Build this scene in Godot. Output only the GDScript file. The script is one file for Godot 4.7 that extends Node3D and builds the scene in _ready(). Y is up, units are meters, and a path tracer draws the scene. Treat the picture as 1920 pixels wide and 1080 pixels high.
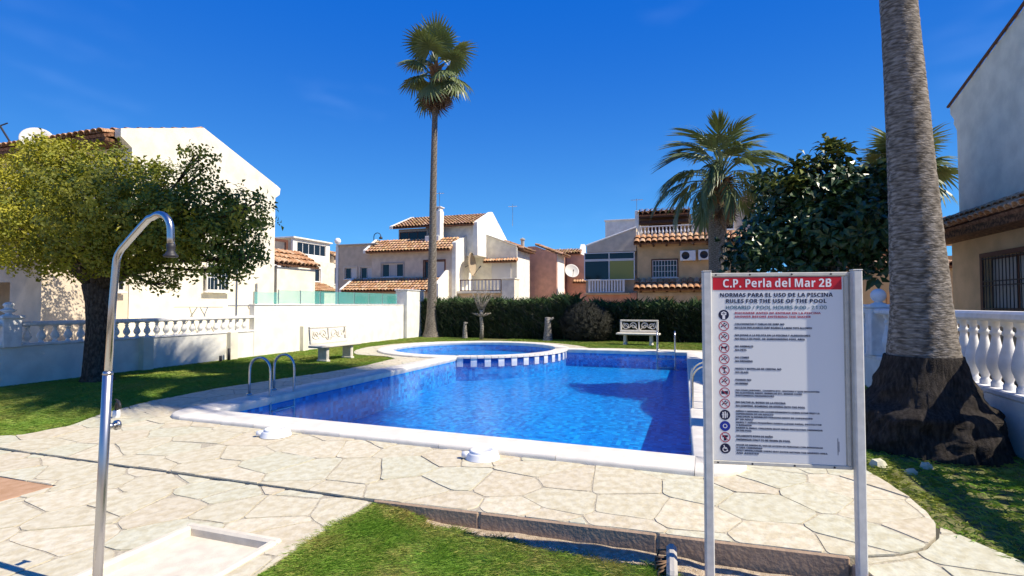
extends Node3D

# ---------------------------------------------------------------- helpers
var rng := RandomNumberGenerator.new()
var noise := FastNoiseLite.new()
var M := {}
var T := {}
var taken := {}


class MB:
	var st := SurfaceTool.new()

	func _init(smooth_shape := false) -> void:
		st.begin(Mesh.PRIMITIVE_TRIANGLES)
		st.set_smooth_group(0 if smooth_shape else -1)

	func group(g: int) -> void:
		st.set_smooth_group(g)

	func tri(a: Vector3, b: Vector3, c: Vector3) -> void:   # counter-clockwise seen from outside
		st.add_vertex(a)
		st.add_vertex(c)
		st.add_vertex(b)

	func quad(a: Vector3, b: Vector3, c: Vector3, d: Vector3) -> void:
		tri(a, b, c)
		tri(a, c, d)

	func tri_out(a: Vector3, b: Vector3, c: Vector3, from: Vector3) -> void:
		if (b - a).cross(c - a).dot((a + b + c) / 3.0 - from) >= 0.0:
			tri(a, b, c)
		else:
			tri(a, c, b)

	func quad_out(a: Vector3, b: Vector3, c: Vector3, d: Vector3, from: Vector3) -> void:
		if (b - a).cross(c - a).dot((a + b + c + d) / 4.0 - from) >= 0.0:
			quad(a, b, c, d)
		else:
			quad(a, d, c, b)

	func box(at: Vector3, size: Vector3, bevel := 0.0, xf := Transform3D()) -> void:
		var h := size * 0.5
		var o := xf * at
		var b := minf(bevel, minf(h.x, minf(h.y, h.z)) * 0.9)
		if b <= 0.0:
			for ax in 3:
				var u := (ax + 1) % 3
				var w := (ax + 2) % 3
				for s in [-1.0, 1.0]:
					var p := []
					for k in [[-1, -1], [1, -1], [1, 1], [-1, 1]]:
						var v := Vector3()
						v[ax] = s * h[ax]
						v[u] = k[0] * h[u]
						v[w] = k[1] * h[w]
						p.append(xf * (at + v))
					quad_out(p[0], p[1], p[2], p[3], o)
			return
		var f := func(sx, sy, sz, ax) -> Vector3:
			var v := Vector3(sx * (h.x - b), sy * (h.y - b), sz * (h.z - b))
			var s := Vector3(sx, sy, sz)
			v[ax] = s[ax] * h[ax]
			return xf * (at + v)
		for ax in 3:
			var u := (ax + 1) % 3
			var w := (ax + 2) % 3
			for s in [-1, 1]:
				var p := []
				for k in [[-1, -1], [1, -1], [1, 1], [-1, 1]]:
					var sg := Vector3()
					sg[ax] = s
					sg[u] = k[0]
					sg[w] = k[1]
					p.append(f.call(sg.x, sg.y, sg.z, ax))
				quad_out(p[0], p[1], p[2], p[3], o)
			for su in [-1, 1]:
				for sw in [-1, 1]:
					var lo := Vector3()
					lo[ax] = -1
					lo[u] = su
					lo[w] = sw
					var hi := lo
					hi[ax] = 1
					quad_out(f.call(lo.x, lo.y, lo.z, u), f.call(hi.x, hi.y, hi.z, u), f.call(hi.x, hi.y, hi.z, w), f.call(lo.x, lo.y, lo.z, w), o)
		for sx in [-1, 1]:
			for sy in [-1, 1]:
				for sz in [-1, 1]:
					tri_out(f.call(sx, sy, sz, 0), f.call(sx, sy, sz, 1), f.call(sx, sy, sz, 2), o)

	func tube(pts: Array, radii: Array, n := 8, caps := true) -> void:
		var rings := []
		var side := Vector3.RIGHT
		for i in pts.size():
			var a: Vector3 = pts[maxi(i - 1, 0)]
			var c: Vector3 = pts[mini(i + 1, pts.size() - 1)]
			var d := (c - a).normalized()
			if i == 0:
				side = d.cross(Vector3.UP)
				if side.length() < 0.1:
					side = d.cross(Vector3.RIGHT)
			side = (side - d * side.dot(d)).normalized()
			var up := d.cross(side)
			var ring := []
			for k in n:
				var an := TAU * k / n
				ring.append(pts[i] + (side * cos(an) + up * sin(an)) * radii[mini(i, radii.size() - 1)])
			rings.append(ring)
		for i in pts.size() - 1:
			for k in n:
				var k2 := (k + 1) % n
				var mid: Vector3 = (pts[i] + pts[i + 1]) * 0.5
				quad_out(rings[i][k], rings[i][k2], rings[i + 1][k2], rings[i + 1][k], mid)
		if caps:
			for k in n:
				var k2 := (k + 1) % n
				tri_out(pts[0], rings[0][k], rings[0][k2], pts[1])
				var e := pts.size() - 1
				tri_out(pts[e], rings[e][k], rings[e][k2], pts[e - 1])

	func lathe(profile: Array, n := 12, xf := Transform3D()) -> void:   # profile: Vector2(radius, height), from bottom to top
		for i in profile.size() - 1:
			var p: Vector2 = profile[i]
			var q: Vector2 = profile[i + 1]
			for k in n:
				var a := TAU * k / n
				var b := TAU * (k + 1) / n
				var p0 := xf * Vector3(p.x * cos(a), p.y, -p.x * sin(a))
				var p1 := xf * Vector3(p.x * cos(b), p.y, -p.x * sin(b))
				var q0 := xf * Vector3(q.x * cos(a), q.y, -q.x * sin(a))
				var q1 := xf * Vector3(q.x * cos(b), q.y, -q.x * sin(b))
				if p.x > 1e-5:
					tri(p0, p1, q1)
				if q.x > 1e-5:
					tri(p0, q1, q0)

	func prism(poly: PackedVector2Array, xf: Transform3D, depth: float) -> void:   # outline in local x, y; front at z = 0, back at z = -depth
		var area := 0.0
		for i in poly.size():
			area += poly[i].cross(poly[(i + 1) % poly.size()])
		var pl := poly.duplicate()
		if area < 0.0:
			pl.reverse()
		var ids := Geometry2D.triangulate_polygon(pl)
		for i in range(0, ids.size(), 3):
			var a := pl[ids[i]]
			var b := pl[ids[i + 1]]
			var c := pl[ids[i + 2]]
			if (b - a).cross(c - a) < 0.0:
				var sw := b
				b = c
				c = sw
			tri(xf * Vector3(a.x, a.y, 0), xf * Vector3(b.x, b.y, 0), xf * Vector3(c.x, c.y, 0))
			if depth > 0.0:
				tri(xf * Vector3(a.x, a.y, -depth), xf * Vector3(c.x, c.y, -depth), xf * Vector3(b.x, b.y, -depth))
		if depth > 0.0:
			for i in pl.size():
				var a := pl[i]
				var b := pl[(i + 1) % pl.size()]
				quad(xf * Vector3(a.x, a.y, 0), xf * Vector3(a.x, a.y, -depth), xf * Vector3(b.x, b.y, -depth), xf * Vector3(b.x, b.y, 0))

	func wall(xf: Transform3D, w: float, h: float, holes: Array, depth: float) -> void:   # slab with rectangular openings; holes: Rect2 in local x, y
		var xs := [0.0, w]
		var ys := [0.0, h]
		for r in holes:
			for v in [r.position.x, r.end.x]:
				if not xs.has(v):
					xs.append(v)
			for v in [r.position.y, r.end.y]:
				if not ys.has(v):
					ys.append(v)
		xs.sort()
		ys.sort()
		for i in xs.size() - 1:
			for j in ys.size() - 1:
				var mid := Vector2((xs[i] + xs[i + 1]) * 0.5, (ys[j] + ys[j + 1]) * 0.5)
				if holes.any(func(r): return r.has_point(mid)):
					continue
				var a := Vector3(xs[i], ys[j], 0)
				var b := Vector3(xs[i + 1], ys[j], 0)
				var c := Vector3(xs[i + 1], ys[j + 1], 0)
				var d := Vector3(xs[i], ys[j + 1], 0)
				var k := Vector3(0, 0, -depth)
				quad(xf * a, xf * b, xf * c, xf * d)
				quad(xf * (b + k), xf * (a + k), xf * (d + k), xf * (c + k))
		var rects := holes.duplicate()
		rects.append(Rect2(0, 0, w, h))
		for n in rects.size():
			var r: Rect2 = rects[n]
			var p := [Vector3(r.position.x, r.position.y, 0), Vector3(r.end.x, r.position.y, 0), Vector3(r.end.x, r.end.y, 0), Vector3(r.position.x, r.end.y, 0)]
			for i in 4:
				var a: Vector3 = p[i]
				var b: Vector3 = p[(i + 1) % 4]
				var k := Vector3(0, 0, -depth)
				if n == rects.size() - 1:
					quad(xf * a, xf * (a + k), xf * (b + k), xf * b)
				else:
					quad(xf * a, xf * b, xf * (b + k), xf * (a + k))

	func done() -> ArrayMesh:
		st.generate_normals()
		return st.commit()


func numbered(called: String) -> String:
	var n: int = taken.get(called, 0)
	taken[called] = n + 1
	return called if n == 0 else "%s_%03d" % [called, n]


func tag(o: Node3D, label: String, category := "", group := "", kind := "") -> Node3D:
	o.set_meta("label", label)
	if category:
		o.set_meta("category", category)
	if group:
		o.set_meta("group", group)
	if kind:
		o.set_meta("kind", kind)
	return o


func thing(called: String, label: String, category: String, at := Vector3.ZERO, group := "") -> Node3D:
	var o := Node3D.new()
	o.name = numbered(called)
	add_child(o)
	o.position = at
	return tag(o, label, category, group)


func obj(called: String, mesh: Mesh, mat: Material, parent: Node3D = null, xf := Transform3D()) -> MeshInstance3D:
	var o := MeshInstance3D.new()
	o.mesh = mesh
	o.material_override = mat
	o.transform = xf
	if parent == null:
		o.name = numbered(called)
		add_child(o)
	else:
		o.name = called
		parent.add_child(o, true)
	return o


func structure(called: String, mesh: Mesh, mat: Material, label: String) -> MeshInstance3D:
	var o := obj(called, mesh, mat)
	o.set_meta("kind", "structure")
	o.set_meta("label", label)
	return o


func spread(called: String, mesh: Mesh, mat: Material, where: Array, tints: Array, parent: Node3D = null) -> MultiMeshInstance3D:
	var mm := MultiMesh.new()
	mm.transform_format = MultiMesh.TRANSFORM_3D
	mm.use_colors = tints.size() > 0
	mm.mesh = mesh
	mm.instance_count = where.size()
	for i in where.size():
		mm.set_instance_transform(i, where[i])
		if tints.size() > 0:
			mm.set_instance_color(i, tints[i])
	var o := MultiMeshInstance3D.new()
	o.multimesh = mm
	o.material_override = mat
	o.set_meta("kind", "stuff")
	if parent == null:
		o.name = numbered(called)
		add_child(o)
	else:
		o.name = called
		parent.add_child(o, true)
	return o


func lin(r: float, g: float, b: float) -> Color:
	return Color(r, g, b).linear_to_srgb()


func noise_tex(freq: float, octaves: int, lo: Color, hi: Color, size := 512, kind := FastNoiseLite.TYPE_SIMPLEX_SMOOTH, sd := 1, low := 0.0, high := 1.0, normal := 0.0) -> NoiseTexture2D:
	var n := FastNoiseLite.new()
	n.noise_type = kind
	n.seed = sd
	n.frequency = freq
	n.fractal_octaves = octaves
	n.fractal_gain = 0.55
	var t := NoiseTexture2D.new()
	t.width = size
	t.height = size
	t.seamless = true
	t.seamless_blend_skirt = 0.2
	t.noise = n
	if normal > 0.0:
		t.as_normal_map = true
		t.bump_strength = normal
	else:
		var g := Gradient.new()
		g.offsets = PackedFloat32Array([low, high])
		g.colors = PackedColorArray([lo, hi])
		t.color_ramp = g
	return t


func mat(called: String, color: Color, rough := 0.85, tex: Texture2D = null, scale := 1.0, bump: Texture2D = null, bump_cm := 0.0, bump_scale := 0.0) -> StandardMaterial3D:
	var m := StandardMaterial3D.new()
	m.resource_name = called
	m.albedo_color = color
	m.roughness = rough
	m.metallic_specular = 0.4
	if tex or bump:
		m.uv1_triplanar = true
		m.uv1_world_triplanar = true
		m.uv1_scale = Vector3.ONE * scale
	if tex:
		m.albedo_texture = tex
	if bump:
		m.heightmap_enabled = true
		m.heightmap_texture = bump
		m.heightmap_scale = bump_cm
	M[called] = m
	return m


func grey(v: float) -> Color:
	return Color(v, v, v)


func facing_z(x: float, y: float, z: float) -> Transform3D:    # facade that looks towards +z; local x runs along +x
	return Transform3D(Basis(), Vector3(x, y, z))


func facing_x(x: float, y: float, z: float) -> Transform3D:    # looks towards +x; local x runs along -z
	return Transform3D(Basis(Vector3(0, 0, -1), Vector3.UP, Vector3(1, 0, 0)), Vector3(x, y, z))


func facing_mx(x: float, y: float, z: float) -> Transform3D:   # looks towards -x; local x runs along +z
	return Transform3D(Basis(Vector3(0, 0, 1), Vector3.UP, Vector3(-1, 0, 0)), Vector3(x, y, z))


func lying() -> Transform3D:                                   # outline given in (x, z) lies flat, its front looks up; use flat_xz() for the points
	return Transform3D(Basis(Vector3(1, 0, 0), Vector3(0, 0, -1), Vector3(0, 1, 0)), Vector3.ZERO)


func sheet(mb: MB, poly: PackedVector2Array, y: float, depth := 0.0) -> void:   # poly in (x, z)
	var flipped := PackedVector2Array()
	for p in poly:
		flipped.append(Vector2(p.x, -p.y))
	var xf := lying()
	xf.origin.y = y
	mb.prism(flipped, xf, depth)


func circle(c: Vector2, r: float, n: int) -> PackedVector2Array:
	var out := PackedVector2Array()
	for i in n:
		out.append(c + Vector2(cos(TAU * i / n), sin(TAU * i / n)) * r)
	return out


# ---------------------------------------------------------------- the scene
func _ready() -> void:
	rng.seed = 20240611
	noise.seed = 7
	noise.frequency = 1.0
	noise.fractal_octaves = 3

	var cam := Camera3D.new()
	cam.name = "camera"
	cam.position = Vector3(0, 1.55, 0)
	cam.rotation_degrees = Vector3(1.745, 18.6, 0)
	cam.fov = 57.46
	cam.far = 900.0
	cam.near = 0.05
	add_child(cam)
	cam.current = true

	var env := Environment.new()
	var sky_mat := ProceduralSkyMaterial.new()
	sky_mat.sky_top_color = Color(0.0, 0.325, 0.70)
	sky_mat.sky_horizon_color = Color(0.42, 0.735, 0.95)
	sky_mat.sky_curve = 0.13
	sky_mat.ground_bottom_color = Color(0.36, 0.34, 0.3)
	sky_mat.ground_horizon_color = Color(0.55, 0.62, 0.68)
	sky_mat.sky_cover = wisps()
	sky_mat.sky_cover_modulate = Color(1, 1, 1, 0.16)
	sky_mat.sun_angle_max = 1.5
	sky_mat.use_debanding = false
	var sky := Sky.new()
	sky.sky_material = sky_mat
	env.background_mode = Environment.BG_SKY
	env.sky = sky
	env.tonemap_mode = Environment.TONE_MAPPER_LINEAR
	env.tonemap_exposure = 1.46
	env.sdfgi_enabled = true
	env.ssao_enabled = true
	env.ssil_enabled = true
	var we := WorldEnvironment.new()
	we.name = "surroundings"
	we.environment = env
	add_child(we)

	var sun := DirectionalLight3D.new()
	sun.name = "sun"
	sun.light_energy = 1.6
	sun.light_color = Color(1.0, 0.955, 0.88)
	sun.light_angular_distance = 0.5
	sun.shadow_enabled = true
	add_child(sun)
	var to_sun := Vector3(1.0, 1.13, 0.03).normalized()
	sun.transform = Transform3D(Basis.looking_at(-to_sun, Vector3.UP), Vector3(20, 24, 2))

	make_materials()
	make_ground()
	make_pool()
	make_paving()
	make_low_ground()
	make_left_wall()
	make_right_wall()
	make_left_house()
	make_far_terrace()
	make_centre_house()
	make_pink_house()
	make_balcony_house()
	make_right_house()
	make_arch_wall()
	make_hedges()
	make_palms()
	make_leafy_trees()
	make_grass()
	make_benches()
	make_ladders()
	make_shower()
	make_sign()
	make_small_things()


func wisps() -> ImageTexture:   # a few thin high streaks of cloud low in the sky, all the way round
	var im := Image.create(1024, 512, false, Image.FORMAT_RGBA8)
	var n := FastNoiseLite.new()
	n.seed = 21
	n.frequency = 1.0
	n.fractal_octaves = 5
	for y in range(150, 250):
		var el := (256 - y) / 512.0 * PI
		for x in 1024:
			var a := TAU * x / 1024.0
			var d := Vector3(cos(a), 0, sin(a))
			var broad := n.get_noise_3d(d.x * 1.6, el * 3.0, d.z * 1.6)
			var streak := n.get_noise_3d(d.x * 5.0 + el * 9.0, el * 26.0 + d.x * 3.0, d.z * 5.0)
			var v := clampf((broad - 0.12) * 2.2, 0.0, 1.0) * clampf(streak * 1.4 + 0.15, 0.0, 1.0) * smoothstep(0.72, 0.45, el) * smoothstep(0.02, 0.1, el)
			im.set_pixel(x, y, Color(0.80, 0.88, 0.95, v * 0.5))
	return ImageTexture.create_from_image(im)


func make_materials() -> void:
	T.blotch = noise_tex(0.009, 5, grey(0.92), grey(1.0), 512, FastNoiseLite.TYPE_SIMPLEX_SMOOTH, 3, 0.2, 0.75)
	T.faint = noise_tex(0.007, 5, grey(0.93), grey(1.0), 512, FastNoiseLite.TYPE_SIMPLEX_SMOOTH, 13, 0.25, 0.7)
	T.grain = noise_tex(0.09, 3, grey(0.78), grey(1.0), 512, FastNoiseLite.TYPE_SIMPLEX_SMOOTH, 5, 0.15, 0.8)
	T.rough = noise_tex(0.03, 5, grey(0.0), grey(1.0), 512, FastNoiseLite.TYPE_SIMPLEX_SMOOTH, 6)
	T.fine = noise_tex(0.13, 3, grey(0.0), grey(1.0), 512, FastNoiseLite.TYPE_SIMPLEX_SMOOTH, 8)
	T.stone = noise_tex(0.012, 6, Color(0.93, 0.91, 0.87), Color(1, 1, 1), 1024, FastNoiseLite.TYPE_SIMPLEX_SMOOTH, 9, 0.25, 0.68)
	T.soil = noise_tex(0.02, 6, lin(0.09, 0.085, 0.03), lin(0.18, 0.19, 0.06), 512, FastNoiseLite.TYPE_SIMPLEX_SMOOTH, 10, 0.25, 0.75)
	T.sand = noise_tex(0.025, 6, lin(0.30, 0.23, 0.15), lin(0.52, 0.43, 0.31), 512, FastNoiseLite.TYPE_SIMPLEX_SMOOTH, 11, 0.2, 0.8)
	T.tile = noise_tex(0.02, 5, Color(0.62, 0.52, 0.46), Color(1, 1, 1), 512, FastNoiseLite.TYPE_SIMPLEX_SMOOTH, 12, 0.2, 0.7)
	T.bark = noise_tex(0.018, 5, Color(0.5, 0.48, 0.45), Color(1, 1, 1), 512, FastNoiseLite.TYPE_SIMPLEX_SMOOTH, 14, 0.25, 0.75)
	T.ripple = noise_tex(0.011, 4, grey(0), grey(1), 1024, FastNoiseLite.TYPE_SIMPLEX_SMOOTH, 15, 0.0, 1.0, 9.0)
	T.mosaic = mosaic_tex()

	mat("white_plaster", lin(0.84, 0.82, 0.73), 0.9, T.faint, 0.45, T.fine, 0.25)
	mat("white_paint", lin(0.80, 0.79, 0.76), 0.6, T.faint, 1.3, T.fine, 0.06)
	mat("coping_paint", lin(0.72, 0.685, 0.60), 0.75, T.faint, 0.9, T.fine, 0.15)
	mat("cream_plaster", lin(0.84, 0.78, 0.62), 0.9, T.blotch, 0.3, T.fine, 0.3)
	mat("beige_plaster", lin(0.63, 0.50, 0.35), 0.9, T.blotch, 0.3, T.fine, 0.3)
	mat("tan_plaster", lin(0.66, 0.46, 0.25), 0.9, T.blotch, 0.3, T.fine, 0.3)
	mat("pink_plaster", lin(0.70, 0.36, 0.24), 0.9, T.blotch, 0.3, T.fine, 0.3)
	mat("orange_plaster", lin(0.62, 0.34, 0.15), 0.9, T.blotch, 0.3, T.fine, 0.3)
	mat("grey_plaster", lin(0.68, 0.575, 0.44), 0.9, T.blotch, 0.35, T.fine, 0.3)
	mat("grey_concrete", lin(0.42, 0.40, 0.36), 0.9, T.blotch, 0.9, T.rough, 0.4)
	mat("kerb_concrete", lin(0.43, 0.305, 0.205), 0.95, T.blotch, 1.6, T.rough, 0.3)
	mat("bench_stone", lin(0.70, 0.66, 0.56), 0.85, T.blotch, 1.2, T.fine, 0.25)
	mat("grout", lin(0.50, 0.45, 0.34), 0.95, T.grain, 0.8, T.fine, 0.3)
	mat("smooth_brown", lin(0.45, 0.28, 0.17), 0.85, T.stone, 0.5, T.fine, 0.1)
	mat("tray_concrete", lin(0.68, 0.62, 0.50), 0.75, T.blotch, 1.1, T.fine, 0.1)
	var stones := [Vector3(0.565, 0.53, 0.40), Vector3(0.545, 0.535, 0.41), Vector3(0.575, 0.535, 0.405), Vector3(0.56, 0.545, 0.42), Vector3(0.57, 0.518, 0.392), Vector3(0.605, 0.56, 0.43)]
	for i in stones.size():
		var m := mat("flagstone_%d" % i, lin(stones[i].x, stones[i].y, stones[i].z), 0.8, T.stone, 0.7, T.rough, 0.5)
		m.uv1_offset = Vector3(i * 0.37, 0, i * 0.21)
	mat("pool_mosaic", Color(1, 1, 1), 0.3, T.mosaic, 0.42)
	mat("pool_blue", lin(0.02, 0.10, 0.42), 0.25, T.grain, 1.0)
	mat("pool_white", lin(0.70, 0.72, 0.74), 0.4, T.faint, 1.0)
	var w := mat("pool_water", Color(0.0, 0.30, 0.78, 0.08), 0.03)
	w.metallic_specular = 0.30
	w.transparency = BaseMaterial3D.TRANSPARENCY_ALPHA
	w.normal_enabled = true
	w.normal_texture = T.ripple
	w.normal_scale = 0.3
	w.uv1_triplanar = true
	w.uv1_world_triplanar = true
	w.uv1_scale = Vector3(1.0, 1.0, 1.3)
	mat("soil", Color(1, 1, 1), 1.0, T.soil, 0.6, T.rough, 2.0)
	mat("sand", Color(1, 1, 1), 1.0, T.sand, 1.2, T.fine, 0.8)
	mat("dirt", lin(0.46, 0.37, 0.26), 1.0, T.grain, 0.1)
	var tiles := [Vector3(0.66, 0.41, 0.23), Vector3(0.70, 0.48, 0.30), Vector3(0.60, 0.34, 0.18), Vector3(0.74, 0.56, 0.38)]
	for i in tiles.size():
		mat("roof_tile_%d" % i, lin(tiles[i].x, tiles[i].y, tiles[i].z), 0.9, T.tile, 1.4, T.rough, 0.4)
	var rt := mat("roof_tile_mixed", Color(1, 1, 1), 0.9, T.tile, 1.4, T.rough, 0.4)
	rt.vertex_color_use_as_albedo = true
	mat("roof_bed", lin(0.30, 0.16, 0.09), 0.95, T.tile, 1.0)
	mat("soffit_wood", lin(0.24, 0.115, 0.05), 0.8, T.bark, 1.0)
	mat("dark_wood", lin(0.10, 0.045, 0.025), 0.6, T.bark, 1.5)
	mat("steel", lin(0.5, 0.5, 0.5), 0.27, null, 1.0, T.fine, 0.01).metallic = 1.0
	M.steel.uv1_scale = Vector3.ONE * 0.8
	mat("galvanised", lin(0.50, 0.50, 0.51), 0.34).metallic = 1.0
	mat("black_iron", lin(0.015, 0.015, 0.017), 0.5)
	mat("white_metal", lin(0.75, 0.75, 0.74), 0.4)
	mat("post_paint", lin(0.60, 0.60, 0.57), 0.45, T.faint, 3.0, T.fine, 0.03)
	mat("sign_face", lin(0.71, 0.72, 0.71), 0.4)
	mat("sign_border", lin(0.60, 0.58, 0.50), 0.6, T.blotch, 2.5)
	mat("print_red", lin(0.50, 0.012, 0.025), 0.45)
	mat("print_dark", lin(0.008, 0.012, 0.045), 0.5)
	mat("print_teal", lin(0.03, 0.12, 0.15), 0.5)
	mat("print_rose", lin(0.42, 0.03, 0.06), 0.5)
	mat("print_blue", lin(0.01, 0.03, 0.28), 0.5)
	mat("print_white", lin(0.78, 0.78, 0.79), 0.5)
	mat("window_glass", lin(0.012, 0.016, 0.02), 0.06).metallic_specular = 0.45
	mat("curtain", lin(0.45, 0.44, 0.40), 0.9)
	mat("yellow_blind", lin(0.30, 0.31, 0.10), 0.9)
	mat("shutter_white", lin(0.62, 0.60, 0.55), 0.7)
	mat("brown_frame", lin(0.12, 0.05, 0.03), 0.6)
	var tg := mat("teal_glass", Color(0.38, 0.78, 0.74, 0.26), 0.08)
	tg.transparency = BaseMaterial3D.TRANSPARENCY_ALPHA
	mat("dish_white", lin(0.58, 0.57, 0.54), 0.6)
	mat("dish_brown", lin(0.36, 0.29, 0.20), 0.6)
	mat("plastic_white", lin(0.80, 0.80, 0.79), 0.35)
	mat("plastic_dark", lin(0.03, 0.03, 0.035), 0.5)
	mat("palm_bark", lin(0.315, 0.28, 0.235), 0.95, T.bark, 1.0, T.rough, 1.0).uv1_scale = Vector3(0.9, 2.6, 0.9)
	mat("palm_roots", lin(0.075, 0.063, 0.054), 1.0, T.bark, 1.0, T.fine, 3.0).uv1_scale = Vector3(2.6, 0.7, 2.6)
	mat("tree_bark", lin(0.14, 0.11, 0.085), 0.95, T.bark, 1.0, T.rough, 2.5).uv1_scale = Vector3(2.0, 0.8, 2.0)
	mat("pale_bark", lin(0.48, 0.44, 0.38), 0.95, T.bark, 1.0, T.rough, 1.0)
	mat("whitewash", lin(0.42, 0.40, 0.36), 0.9, T.bark, 1.5, T.rough, 0.8)
	for a in [["leaf", 0.5, Color(0.72, 0.74, 0.2)], ["glossy_leaf", 0.32, Color(0.10, 0.13, 0.04)], ["frond_green", 0.45, Color(0.16, 0.2, 0.07)], ["grass_blade", 0.6, Color(0.55, 0.6, 0.18)], ["needle", 0.7, Color(0.1, 0.12, 0.05)]]:
		var m := mat(a[0], Color(1, 1, 1), a[1])
		m.vertex_color_use_as_albedo = true
		m.backlight_enabled = true
		m.backlight = a[2]
	M.glossy_leaf.metallic_specular = 0.42
	M.frond_green.vertex_color_use_as_albedo = false
	M.frond_green.albedo_color = lin(0.12, 0.155, 0.06)
	mat("frond_young", lin(0.17, 0.20, 0.075), 0.45).backlight_enabled = true
	M.frond_young.backlight = Color(0.2, 0.24, 0.08)
	mat("frond_dead", lin(0.21, 0.13, 0.075), 0.9)
	mat("hedge_core", lin(0.05, 0.055, 0.028), 1.0, T.grain, 1.0, T.rough, 4.0)
	var peb := mat("pebble", Color(1, 1, 1), 0.9)
	peb.vertex_color_use_as_albedo = true


func mosaic_tex() -> ImageTexture:   # small pool tiles with pale joints; their mixed blues imitate mottled ripple light
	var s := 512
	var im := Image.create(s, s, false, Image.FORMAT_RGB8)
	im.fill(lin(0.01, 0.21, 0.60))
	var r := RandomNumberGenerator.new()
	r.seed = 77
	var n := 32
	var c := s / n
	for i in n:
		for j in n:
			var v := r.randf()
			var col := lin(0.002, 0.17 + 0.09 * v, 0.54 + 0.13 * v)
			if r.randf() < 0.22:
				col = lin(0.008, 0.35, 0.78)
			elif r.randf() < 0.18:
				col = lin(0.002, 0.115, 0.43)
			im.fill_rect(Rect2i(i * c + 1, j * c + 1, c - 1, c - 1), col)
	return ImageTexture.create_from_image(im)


# ---------------------------------------------------------------- ground, pool, paving
const KID := Vector2(-7.0, -16.8)      # centre of the round children's pool
var pool_outline := PackedVector2Array()
var deck_outline := PackedVector2Array()
var front_outline := PackedVector2Array()
var path_outline := PackedVector2Array()
var lawn_left := PackedVector2Array()
var lawn_right := PackedVector2Array()
var tray := Rect2(-3.36, -2.86, 0.80, 1.12)
var brown := Rect2(-9.0, -3.10, 3.8, 3.6)


func make_ground() -> void:
	var lobe := []
	for i in 27:   # paved rim round the children's pool, from its right end over the back to the left side
		var a := lerpf(-0.42, -3.95, i / 26.0)
		lobe.append(KID + Vector2(cos(a), sin(a)) * 4.0)
	var left_edge := [Vector2(-9.3, -13.75), Vector2(-8.45, -13.6), Vector2(-7.95, -13.2), Vector2(-7.75, -11.5), Vector2(-7.8, -10.2), Vector2(-8.08, -8.6), Vector2(-8.25, -7.4), Vector2(-8.2, -6.2), Vector2(-7.85, -5.2), Vector2(-7.5, -4.6), Vector2(-7.5, -4.1), Vector2(-8.0, -3.8), Vector2(-9.0, -3.66)]
	var right_edge := [Vector2(0.92, -3.78), Vector2(1.2, -3.9), Vector2(1.4, -4.06), Vector2(1.55, -4.28), Vector2(1.63, -4.5), Vector2(1.67, -4.75), Vector2(1.665, -5.05), Vector2(1.62, -5.4), Vector2(1.53, -5.9), Vector2(1.42, -6.4), Vector2(1.3, -7.0), Vector2(1.2, -9.0), Vector2(1.2, -18.3), Vector2(0.5, -18.7), Vector2(-2.6, -18.65)]
	for p in right_edge:
		deck_outline.append(p)
	for p in lobe:
		deck_outline.append(p)
	for p in left_edge:
		deck_outline.append(p)
	deck_outline.append(Vector2(-2.42, -3.66))
	front_outline = PackedVector2Array([Vector2(-9.0, -3.652), Vector2(-2.42, -3.652), Vector2(-2.40, -2.6), Vector2(-2.36, 0.5), Vector2(-9.0, 0.5)])
	path_outline = PackedVector2Array([Vector2(0.95, -3.77), Vector2(1.21, -3.88), Vector2(1.415, -4.045), Vector2(1.565, -4.27), Vector2(1.65, -4.49), Vector2(1.74, -4.34), Vector2(1.86, -4.12), Vector2(2.05, -3.76), Vector2(2.25, -3.38), Vector2(2.5, -2.86), Vector2(2.7, -2.3), Vector2(2.8, -1.0), Vector2(1.3, -1.0), Vector2(1.08, -3.0)])

	var lobe_mid: Vector2 = lobe[12]
	lawn_left = PackedVector2Array([Vector2(-12.3, 3.0), Vector2(-12.3, -23.4), Vector2(lobe_mid.x, -23.4)])
	for i in range(12, 27):
		lawn_left.append(lobe[i])
	for p in left_edge:
		lawn_left.append(p)
	lawn_left.append(Vector2(-9.0, 3.0))
	lawn_right = PackedVector2Array([Vector2(lobe_mid.x, -23.4), Vector2(3.2, -23.4), Vector2(3.2, -0.5), Vector2(2.8, -1.0), Vector2(2.7, -2.3), Vector2(2.5, -2.86), Vector2(2.25, -3.38), Vector2(2.05, -3.76), Vector2(1.86, -4.12), Vector2(1.74, -4.34), Vector2(1.65, -4.49)])
	for i in range(4, right_edge.size()):
		lawn_right.append(right_edge[i])
	for i in range(0, 13):
		lawn_right.append(lobe[i])

	var g := MB.new()
	for r in [Rect2(-320, -320, 640, 296.6), Rect2(-320, -23.4, 307.7, 26.4), Rect2(3.2, -23.4, 316.8, 26.4), Rect2(-320, 3.0, 640, 200)]:
		sheet(g, PackedVector2Array([r.position, Vector2(r.end.x, r.position.y), r.end, Vector2(r.position.x, r.end.y)]), -0.06)
	structure("ground", g.done(), M.dirt, "bare dusty ground beyond the garden walls")
	var a := MB.new()
	sheet(a, lawn_left, -0.025)
	structure("lawn", a.done(), M.soil, "soil of the lawn between the left wall and the pool deck")
	var b := MB.new()
	sheet(b, lawn_right, -0.025)
	structure("lawn", b.done(), M.soil, "soil of the lawn behind the pool and along the right wall")


func quad_pool() -> PackedVector2Array:
	return PackedVector2Array([Vector2(-6.45, -5.74), Vector2(0.05, -5.52), Vector2(-0.05, -17.35), Vector2(-6.25, -17.35)])


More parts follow.
